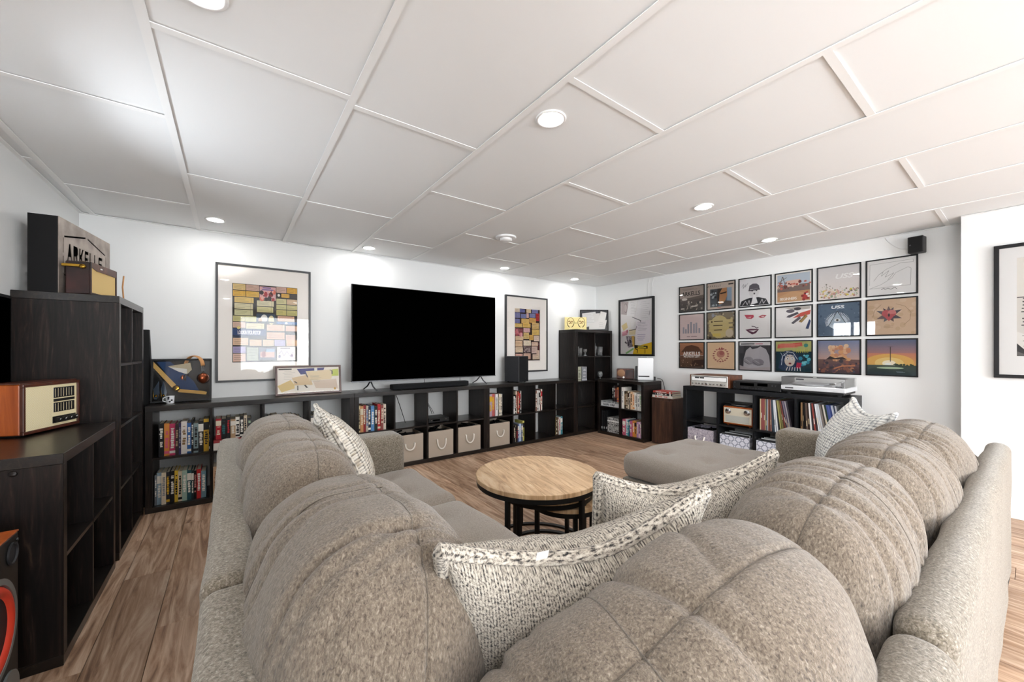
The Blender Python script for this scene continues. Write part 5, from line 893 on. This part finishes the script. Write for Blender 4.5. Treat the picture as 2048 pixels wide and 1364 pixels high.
def c31(a): a.G(0,.5,1,1,'#9a6a50','#c08a68',6); a.G(0,0,1,.5,'#5a4438','#7a5c4a',5); a.Q([(.05,.62),(.25,.86),(.5,.92),(.78,.84),(.96,.6)],'#6a4a3a'); a.Q([(.4,.02),(.6,.3),(1,.34),(1,.02)],'#4a362e'); a.speck(.05,.04,.95,.4,30,['#8a6a58','#a8866e','#4c382e'],.01,.03,14); a.T('ARKELLS',.5,.50,.2,'#f2ece6',.03,0,1,.92); a.T('MICHIGAN LEFT',.5,.41,.1,'#f2ece6',.02,0,1,.92); a.R(.02,.485,.98,.495,'#e6dcd4')
def c32(a):
    a.R(0,0,1,1,'#ebc9a4')
    for k in range(16):
        t_ = PI*(0.62+1.76*k/15); r = .27; x, y = .5+r*math.sin(t_)*-1, .52-r*math.cos(t_)*-1*1.0
        a.E(.5+.27*math.cos(2.2+1.7*PI*k/15-0.05), .52+.25*math.sin(2.2+1.7*PI*k/15), .04, .022, '#a8605c')
    a.E(.5,.56,.15,.14,'#c58a78'); a.E(.54,.6,.09,.08,'#b06a62'); a.Q([(.4,.72),(.46,.82),(.5,.74),(.54,.84),(.6,.72)],'#a85a56'); a.Ln([(.42,.32),(.5,.4),(.58,.32)],.02,'#a8605c'); a.Ln([(.36,.2),(.4,.26),(.46,.18),(.52,.26),(.6,.2)],.008,'#cfa488')
def c33(a): a.R(0,0,1,1,'#4a484c'); a.R(0,.88,1,1,'#e6e2e2'); a.R(.04,.91,.5,.95,'#2c2a2c'); a.R(.52,.91,.76,.95,'#c0808c'); a.Q([(.12,.0),(.14,.4),(.22,.7),(.4,.86),(.62,.88),(.86,.74),(.96,.5),(1,.1),(.8,.02)],'#b9b4b8'); a.Q([(.34,.84),(.7,.86),(.6,.78),(.42,.74)],'#3c3a40'); a.E(.3,.34,.16,.13,'#9b969a'); a.E(.6,.28,.2,.12,'#8d888e'); a.Ln([(.16,.3),(.3,.2),(.42,.22)],.012,'#3a383c'); a.Ln([(.44,.28),(.6,.16),(.78,.2)],.012,'#3a383c'); a.Ln([(.2,.38),(.36,.26)],.01,'#d0ccd0'); a.Ln([(.5,.34),(.66,.24)],.01,'#d0ccd0'); a.Q([(0,.0),(0,.16),(.3,.06),(1,.12),(1,0)],'#b4a9a9')
def c34(a): a.R(0,0,1,1,'#26404a'); a.R(0,.66,1,1,'#b9b878'); a.Q([(.04,.76),(.76,.84),(.74,.96),(.06,.9)],'#d0685c'); a.lines(.1,.7,.8,.92,4,'#e08a78',.02,2); a.E(.85,.86,.06,.06,'#4c8c80'); a.Q([(.08,.1),(.14,.5),(.26,.68),(.46,.7),(.64,.56),(.74,.2),(.6,.02),(.2,.02)],'#34425e'); a.E(.4,.36,.15,.2,'#d8c9bc'); a.E(.34,.42,.045,.03,'#eae6e0'); a.E(.47,.42,.045,.03,'#eae6e0'); a.E(.34,.42,.018,.02,'#202830'); a.E(.47,.42,.018,.02,'#202830'); a.E(.41,.26,.04,.03,'#7a3034'); a.Ln([(.16,.2),(.2,.5),(.34,.64)],.016,'#dfe4ea'); a.Ln([(.3,.66),(.5,.62),(.62,.4)],.016,'#dfe4ea'); a.speck(.66,.2,.96,.6,14,['#5ab4c4','#3c8ca4','#7ac8d0'],.02,.06,6); a.Q([(.6,.3),(.74,.28),(.7,.1),(.58,.12)],'#b8304c'); [a.Ln([(.6+.05*k_,.62),(.62+.05*k_,.74-.02*(k_%2))],.014,'#d6d24c') for k_ in range(7)]; [a.Ln([(.14+.09*k_,.62-.02*k_),(.2+.09*k_,.5-.03*k_),(.16+.1*k_,.36)],.012,'#c9d4e2') for k_ in range(5)]; [a.Ln([(.3+.08*k_,.02),(.34+.07*k_,.14)],.02,'#ece4dc') for k_ in range(6)]; a.Ln([(.3,.5),(.38,.5)],.012,'#1c2430'); a.Ln([(.43,.5),(.52,.49)],.012,'#1c2430')
def c35(a): a.G(0,.42,1,1,'#c9a496','#7c88aa',9); a.G(0,0,1,.42,'#4c3a44','#7a5a54',6); a.speck(.3,.42,.75,.84,34,['#e0b48c','#d8a070','#e6c4a0','#c98a68'],.03,.08,15); a.speck(.02,.04,.98,.38,50,['#8a5a4c','#5c4450','#3c3440','#b07a5c','#4a5060'],.02,.06,16); a.Q([(.2,.42),(.3,.52),(.42,.46),(.6,.5),(.72,.42)],'#3a2c2c'); a.Ln([(.4,.14),(.6,.22),(.9,.24)],.04,'#c8805c')
def c36(a): a.G(0,.28,1,.62,'#d8a458','#c98068',7); a.G(0,.62,1,1,'#a87a78','#5a6684',8); a.E(.46,.36,.5,.24,'#dfae5c',28); a.E(.46,.34,.3,.16,'#e8c87c',28); a.E(.46,.33,.14,.09,'#f6ead0'); a.G(0,0,1,.28,'#33424a','#3a4a3c',5); a.E(.48,.2,.28,.03,'#aec0a0'); a.R(.48,.38,.497,.8,'#3c2c2a'); a.R(.43,.8,.55,.805,'#5a4440'); a.E(.44,.31,.07,.03,'#f4f2ec'); a.speck(.56,.27,.95,.31,16,['#2c3a2a','#34442c'],.015,.03,17); a.lines(.6,.8,.08,.1,2,'#7a8c94',.01,1)
covers = [[c11,c12,c13,c14,c15,c16],[c21,_c22t,c23,c24,c25,c26],[c31,c32,c33,c34,c35,c36]]
cl = [['sepia band record cover lettered ARKELLS in thin black frame, top row','record cover of half-shaded face on beige, top row','white record cover with capped figure in monochrome, top row','record cover of colourful street scene lettered BEGINNERS, top row','pale record cover with flower field along the bottom, top row','white record cover with pencil outline of a hand, top row'],
      ['pale pink record cover with grey towers, middle row','mottled tan record cover with three lines of lettering, middle row','white record cover with red eyes and dark lips, middle row','white record cover with dark brush fingers and red stroke, middle row','blue record cover lettered USS with eye in triangle, middle row','tan record cover with pink heart among dark leaves, middle row'],
      ['brown mountain record cover lettered ARKELLS MICHIGAN LEFT, bottom row','peach record cover with red wreath emblem, bottom row','grey record cover of crossed hands, bottom row','colourful comic record cover with wild-haired figure, bottom row','record cover of fiery landscape under pale sky, bottom row','record cover of orange sunset with thin dark mast, bottom row']]
ys = [2.724, 2.368, 2.003, 1.642, 1.278, 0.916]; zs = [1.662, 1.309, 0.952]
for r in range(3):
    for c in range(6):
        framed('record_cover_picture', cl[r][c], 'framed picture', (XR-0.0015, ys[c], zs[r]), -PI/2, 0.332, 0.332, 0.011, 0.014, 'frame_black', covers[r][c], group='framed record covers')
# ------------------------------------------------------------------ sectional sofa
def rounded(x0, x1, y0, y1, z0, z1, r, nseg=(10, 10, 4), f=None, rn=4):
    """box with true rounded edges; f(p, n) -> displaced point (local to the box centre)"""
    c = Vector(((x0+x1)/2, (y0+y1)/2, (z0+z1)/2)); h = Vector(((x1-x0)/2, (y1-y0)/2, (z1-z0)/2)); V = []; F = []; idx = {}
    def lines(hh, n_):
        a = [hh-r+r*k/rn for k in range(rn+1)]; inner = [-(hh-r)+2*(hh-r)*k/n_ for k in range(1, n_)]
        return [-v for v in a[::-1]] + inner + a
    LN = [lines(h[i], nseg[i]) for i in range(3)]
    def vid(q):
        key = tuple(round(v, 6) for v in q)
        if key in idx: return idx[key]
        inn = Vector([max(-(h[i]-r), min(h[i]-r, q[i])) for i in range(3)]); d = Vector(q)-inn
        n_ = d.normalized() if d.length > 1e-9 else Vector((0, 0, 1)); p = inn+n_*r
        if f: p = f(p, n_, h)
        idx[key] = len(V); V.append(tuple(c+p)); return idx[key]
    for a in range(3):
        b_, c_ = (a+1) % 3, (a+2) % 3
        for sgn in (-1, 1):
            for i in range(len(LN[b_])-1):
                for j in range(len(LN[c_])-1):
                    q = []
                    for (u, w_) in ((i, j), (i+1, j), (i+1, j+1), (i, j+1)):
                        p = [0, 0, 0]; p[a] = sgn*h[a]; p[b_] = LN[b_][u]; p[c_] = LN[c_][w_]; q.append(vid(p))
                    F.append(q if sgn > 0 else q[::-1])
    return MB().add(V, F)
def wob(amp, sc, sd):
    off = Vector((sd*3.7, sd*1.9, sd*5.3))
    return lambda p: amp*noise.noise(p*sc+off)
def soft(amp, sc, sd, crown=0.0, tufts=(), flat_bottom=True):
    g = wob(amp, sc, sd)
    def f(p, n_, h):
        d = g(p); up = max(0.0, n_.z)
        q = p+n_*d
        if crown: q.z += crown*(1-(p.x/h.x)**2)*(1-(p.y/h.y)**2)*(1 if p.z > 0 else 0)
        for (tx, ty, dp, rr) in tufts:
            e = ((p.x-tx)**2+(p.y-ty)**2)/(rr*rr); q.z -= dp*math.exp(-e)*(1 if p.z > 0 else 0)
        return q
    return f
sofa = thing('sectional_sofa', 'large taupe U-shaped sectional sofa with plump back cushions', 'sofa', (0, 0, 0))
def part(mb, name, mat, smooth=True): return mb.build(name, mat, sofa, smooth)
# frames
part(rounded(-0.05, 0.047, 0.98, 2.575, 0.06, 0.71, 0.03, (3, 24, 8), soft(0.006, 5, 1)), 'back_frame', 'sofa_tweed')
part(rounded(-0.05, 0.047, 0.145, 0.978, 0.06, 0.705, 0.03, (3, 14, 8), soft(0.006, 5, 2)), 'back_frame', 'sofa_tweed')
part(rounded(-0.05, 0.955, 0.065, 0.155, 0.06, 0.70, 0.04, (14, 3, 8), soft(0.008, 5, 3)), 'back_frame', 'sofa_tweed')
part(rounded(0.957, 3.19, 0.072, 0.158, 0.06, 0.71, 0.04, (30, 3, 8), soft(0.009, 5, 4)), 'back_frame', 'sofa_tweed')
part(rounded(0.087, 0.90, 2.365, 2.575, 0.06, 0.648, 0.05, (10, 4, 8), soft(0.004, 6, 5)), 'arm', 'sofa_tweed')
part(rounded(2.975, 3.19, 0.167, 1.055, 0.06, 0.645, 0.05, (4, 10, 8), soft(0.004, 6, 6)), 'arm', 'sofa_tweed')
for bx in ((0.087, 0.90, 0.167, 2.363), (0.902, 2.973, 0.167, 0.99), (2.31, 3.17, 1.057, 1.79)):
    part(rounded(*bx, 0.05, 0.255, 0.015, (6, 6, 2)), 'seat_base', 'sofa_tweed')
for lx, ly in ((0.0, 2.5), (0.84, 2.5), (0.84, 1.1), (2.0, 0.95), (2.36, 1.74), (3.12, 1.74), (3.12, 0.1), (0.02, 0.1)): part(MB().cyl((lx, ly, 0), 0.02, 0.055, n=12, r2=0.026), 'foot', 'black_plastic')
tf = lambda hx_, hy_: [(sx*hx_*0.45, sy*hy_*0.42, 0.030, 0.055) for sx in (-1, 1) for sy in (-1, 1)]
def seat(x0, x1, y0, y1, sd, z1=0.44): part(rounded(x0, x1, y0, y1, 0.256, z1, 0.065, (22, 22, 3), soft(0.010, 5, sd, 0.022, tf((x1-x0)/2, (y1-y0)/2))), 'seat_cushion', 'sofa_seat')
seat(0.09, 0.955, 1.755, 2.36, 11); seat(0.09, 0.955, 1.08, 1.745, 12); seat(0.09, 0.955, 0.17, 1.07, 13); seat(0.965, 1.62, 0.17, 1.03, 14); seat(1.63, 2.29, 0.17, 1.03, 15); seat(2.30, 2.97, 0.17, 1.05, 16)
part(rounded(2.295, 3.19, 1.06, 1.80, 0.256, 0.435, 0.07, (24, 22, 3), soft(0.010, 5, 17, 0.02, tf(0.45, 0.37))), 'chaise_cushion', 'sofa_seat')
def blob(w, h, t, seed, creases=14, seam_phi=1.75, ns=120, nph=150, ex=2.5, depth=0.019, ripple=0.002):
    rr = random.Random(seed); V = []; F = []; off = Vector((seed*2.1, seed*3.3, seed*1.7))
    cr = [(-0.8+1.6*rr.random(), (0.35+0.65*rr.random())*depth, 0.9*(rr.random()-0.5), 0.014+0.022*rr.random(), rr.uniform(0, 6.28), rr.uniform(0.6, 2.5), rr.uniform(0.6, 1.5)) for k in range(creases)]
    cross = rr.uniform(-0.25, 0.25)
    for i in range(ns+1):
        s = math.sin(PI/2*(-1+2*i/ns)); s = max(-0.9995, min(0.9995, s)); R = (1-abs(s)**3.8)**(1/2.5)
        for j in range(nph):
            ph = 2*PI*j/nph; ca, sa = math.cos(ph), math.sin(ph)
            k = (abs(ca)**ex+abs(sa)**ex)**(-1/ex); y, z = k*ca*t/2*R, k*sa*h/2*R
            x = s*w/2*(1-0.05*sa*(1-abs(s)))
            n_ = Vector((s*abs(s)**1.5*0.9, ca*R, sa*R)); n_.normalize()
            up = max(0.0, min(1.0, 0.65+0.6*sa)); d = 0.0
            for (sk, a, b_, wd, sp, pc, pw) in cr:
                dp = (ph-pc+PI) % (2*PI)-PI; ds = s-sk-b_*dp*0.22-0.05*math.sin(dp*2+sp)
                if abs(ds) < 3*wd: d -= a*math.exp(-(ds/wd)**2)*math.exp(-(dp/pw)**2)*R
            d -= 0.006*math.exp(-((ph-seam_phi)/0.032)**2)+0.004*math.exp(-((s-cross)/0.015)**2)*up
            q = Vector((x, y, z)); d += 0.030*noise.noise(q*3.4+off)*R+0.009*noise.noise(q*9+off)
            d += ripple*noise.noise(Vector((s*17+off.x, ph*1.3, 0)))*up*R
            V.append((x+n_.x*d, y+n_.y*d, z+n_.z*d))
    for i in range(ns):
        for j in range(nph): F.append((i*nph+j, i*nph+(j+1) % nph, (i+1)*nph+(j+1) % nph, (i+1)*nph+j))
    F.append(tuple(range(nph))[::-1]); F.append(tuple(range(ns*nph, (ns+1)*nph)))
    js = min(range(nph), key=lambda j: abs(2*PI*j/nph-seam_phi)); seam = [V[i*nph+js] for i in range(6, ns-5, 2)]
    ic = min(range(ns+1), key=lambda i: abs(math.sin(PI/2*(-1+2*i/ns))-cross)); s2 = [V[ic*nph+j] for j in range(int(nph*0.02), int(nph*0.5), 2)]
    mb = MB().add(V, F); mb.seams = (seam, s2); return mb
def cushion(cx, cy, cz, w, h, t, rz, lean, roll, seed, **kw):
    """rz: direction of the width axis, lean: tip of the top toward the back"""
    mb = blob(w, h, t, seed, **kw); o = mb.build('back_cushion', 'sofa_fleece', sofa, True)
    for sm in mb.seams: MB().tube(sm, 0.0017, 6).build('seam', 'seam_thread', o, True)
    o.location = (cx, cy, cz); o.rotation_euler = (Matrix.Rotation(rz, 3, 'Z') @ Matrix.Rotation(lean, 3, 'X') @ Matrix.Rotation(roll, 3, 'Y')).to_euler(); return o
# left run (width along Y): local +y = away from the room side
cushion(0.215, 0.86, 0.625, 0.68, 0.50, 0.40, PI/2, 0.10, 0.05, 1, creases=9, depth=0.014)
cushion(0.185, 1.50, 0.65, 0.60, 0.47, 0.34, PI/2, 0.02, 0.0, 22, creases=6, depth=0.010, ripple=0.001)
cushion(0.19, 2.06, 0.65, 0.57, 0.46, 0.33, PI/2, -0.08, 0.02, 33, creases=6, depth=0.010, ripple=0.001)
# right run (width along X)
cushion(0.56, 0.335, 0.58, 0.74, 0.46, 0.34, -0.22, 0.1, -0.42, 4, creases=8, depth=0.015)
cushion(1.21, 0.315, 0.64, 0.62, 0.47, 0.35, 0.0, 0.05, 0.0, 5)
cushion(1.82, 0.315, 0.65, 0.60, 0.47, 0.34, 0.0, 0.05, 0.0, 6)
cushion(2.42, 0.315, 0.65, 0.62, 0.46, 0.34, 0.0, 0.08, 0.0, 7)
# ------------------------------------------------------------------ throw pillows
def pillow(label, TL, TR, BL, thick, mat, seed, pinch=0.07, sag=0.0, n=56, pipe=0.012, back_mat=None, droop=0.0):
    TL, TR, BL = Vector(TL), Vector(TR), Vector(BL); X = TR-TL; w = X.length; X.normalize(); Yv = TL-BL; Yv -= X*Yv.dot(X); h = Yv.length; Yv.normalize(); Zv = X.cross(Yv)
    c = (TL+TR)/2-Yv*h/2; off = Vector((seed*1.3, seed*2.7, seed*0.9)); V = []; F = []; UV = []
    def base(s, t_):
        x = w/2*s*(1-pinch*(1-t_*t_)*abs(s)**1.5); y = h/2*t_*(1-pinch*(1-s*s)*abs(t_)**1.5)
        y -= sag*(1-s*s)*((t_+1)/2)**1.3; z = droop*(s*s-0.4)*0.5+0.012*noise.noise(Vector((s*1.3, t_*1.3, 0))+off)
        return x, y, z
    g = [math.sin(PI/2*(-1+2*i/n)) for i in range(n+1)]; ids = {}
    for sd in (1, -1):
        for i in range(n+1):
            for j in range(n+1):
                s, t_ = g[i], g[j]; edge = i in (0, n) or j in (0, n)
                if sd < 0 and edge: ids[sd, i, j] = ids[1, i, j]; continue
                x, y, z = base(s, t_); T = thick/2*max(0.0, (1-s*s)*(1-t_*t_))**0.40*(1-0.16*t_)
                T += (0.010*noise.noise(Vector((x*6, y*6, sd))+off)+0.006*noise.noise(Vector((x*15, y*9, sd*2))+off))*(0 if edge else min(1, T/0.03))
                ids[sd, i, j] = len(V); V.append((x, y, z+sd*T)); UV.append((s*w, t_*h))
    for sd in (1, -1):
        for i in range(n):
            for j in range(n):
                q = [ids[sd, i, j], ids[sd, i+1, j], ids[sd, i+1, j+1], ids[sd, i, j+1]]; F.append(q if sd > 0 else q[::-1])
    t = thing('throw_pillow', label, 'pillow', tuple(c), 0, 'throw pillows')
    M = Matrix((X, Yv, Zv)).transposed(); t.rotation_euler = M.to_euler()
    o = MB().add(V, F).build('pillow_body', mat, t, True); me = o.data; uv = me.uv_layers.new(name='UVMap'); vi = [0]*len(me.loops); me.loops.foreach_get('vertex_index', vi); d = []
    for v in vi: d += [UV[v][0]*1.6, UV[v][1]*1.6]
    uv.data.foreach_set('uv', d)
    XP = 1.022
    P = [base(s, 1) for s in g[:-1]]+[base(1, -t_) for t_ in g[:-1]]+[base(-s, -1) for s in g[:-1]]+[base(-1, t_) for t_ in g[:-1]]
    P = [(x*XP, y*XP, z) for x, y, z in P[::2]]
    pm = MB().tube(P, pipe, 8, closed=True); q = pm.build('piping', mat, t, True); u2 = q.data.uv_layers.new(name='UVMap'); co = []
    for l in q.data.loops:
        vi_ = l.vertex_index; co += [(vi_ % 8)*0.02, (vi_//8)*0.03]
    u2.data.foreach_set('uv', co); return t
p1 = pillow('nearest cream boucle pillow with dark flecks and rolled edge', (0.285, 0.575, 0.845), (0.83, 0.425, 0.865), (0.34, 0.755, 0.43), 0.29, 'boucle_fleck', 1, 0.05, 0.08, pipe=0.015)
MB().box(-0.011, 0.011, -0.006, 0.012, 0.0, 0.0012).build('care_label', 'white_trim', p1).location = (-0.12, 0.212, 0.035)
pillow('cream boucle pillow with dark flecks behind the nearest one', (0.775, 0.665, 0.845), (1.31, 0.465, 0.865), (0.815, 0.775, 0.44), 0.27, 'boucle_fleck', 2, 0.05, 0.065, pipe=0.015)
pillow('white knitted pillow propped in the corner by the record shelf', (3.02, 0.65, 0.885), (2.61, 0.405, 0.865), (2.945, 0.775, 0.46), 0.25, 'knit_white', 3, 0.08, 0.04)
pillow('cream knitted pillow propped against the far left sofa arm', (0.34, 1.93, 0.88), (0.375, 2.36, 0.87), (0.56, 1.99, 0.46), 0.21, 'knit_cream', 4, 0.08, 0.02)
# ------------------------------------------------------------------ nesting tables
def disc_strips(cx, cy, R, ang, n_, z0, z1, parent, gap=0.0012):
    ca, sa = math.cos(ang), math.sin(ang); wd = 2*R/n_
    for k in range(n_):
        a, b = -R+k*wd+gap/2, -R+(k+1)*wd-gap/2; ya = [a+(b-a)*i/8 for i in range(9)]
        pts = [(math.sqrt(max(0, R*R-y*y)), y) for y in ya]+[(-math.sqrt(max(0, R*R-y*y)), y) for y in ya[::-1]]
        # strip runs along local Y of the wood grain: keep mesh axis aligned, rotate the object
        P = [(-y, x) for x, y in pts]; r = 0.002
        m = MB().loft([[(x*0.996, y*0.996, z0) for x, y in P], [(x, y, z0+r) for x, y in P], [(x, y, z1-r) for x, y in P], [(x*0.996, y*0.996, z1) for x, y in P]])
        o = m.build('top_plank', 'mango_wood', parent); o.rotation_euler = (0, 0, ang)
def nest(label, cx, cy, R, h, legs, ns, angs, ring=True):
    t = thing('nesting_table', label, 'table', (cx, cy, 0), 0, 'round nesting tables')
    disc_strips(0, 0, R, -0.24, ns, h-0.024, h, t)
    MB().lathe([(R-0.02, h-0.05), (R-0.004, h-0.05), (R-0.004, h-0.0245), (R-0.02, h-0.0245)], 56, cap=False).build('metal_rim', 'black_metal', t, True, angle=35)
    for a in angs:
        x, y = (R-0.02)*math.cos(a), (R-0.02)*math.sin(a); o = MB().rbox(-0.013, 0.013, -0.011, 0.011, 0.012, h-0.05, 0.002).build('leg', 'black_metal', t); o.location = (x, y, 0); o.rotation_euler = (0, 0, a)
    if ring: MB().lathe([(R-0.035, 0), (R-0.008, 0), (R-0.008, 0.012), (R-0.035, 0.012), (R-0.035, 0)], 56, cap=False).build('floor_ring', 'black_metal', t, True, angle=35)
nest('largest round nesting table with pale wooden plank top', 1.458, 1.735, 0.362, 0.46, 4, 6, [3.55, 4.75, 5.6, 1.2])
nest('middle round nesting table tucked under the largest one', 1.485, 1.69, 0.275, 0.405, 4, 5, [3.4, 4.9, 0.3, 1.7])
nest('smallest round nesting table poking out on the right', 1.56, 1.60, 0.205, 0.345, 4, 4, [5.5, 4.2, 6.1, 2.0])
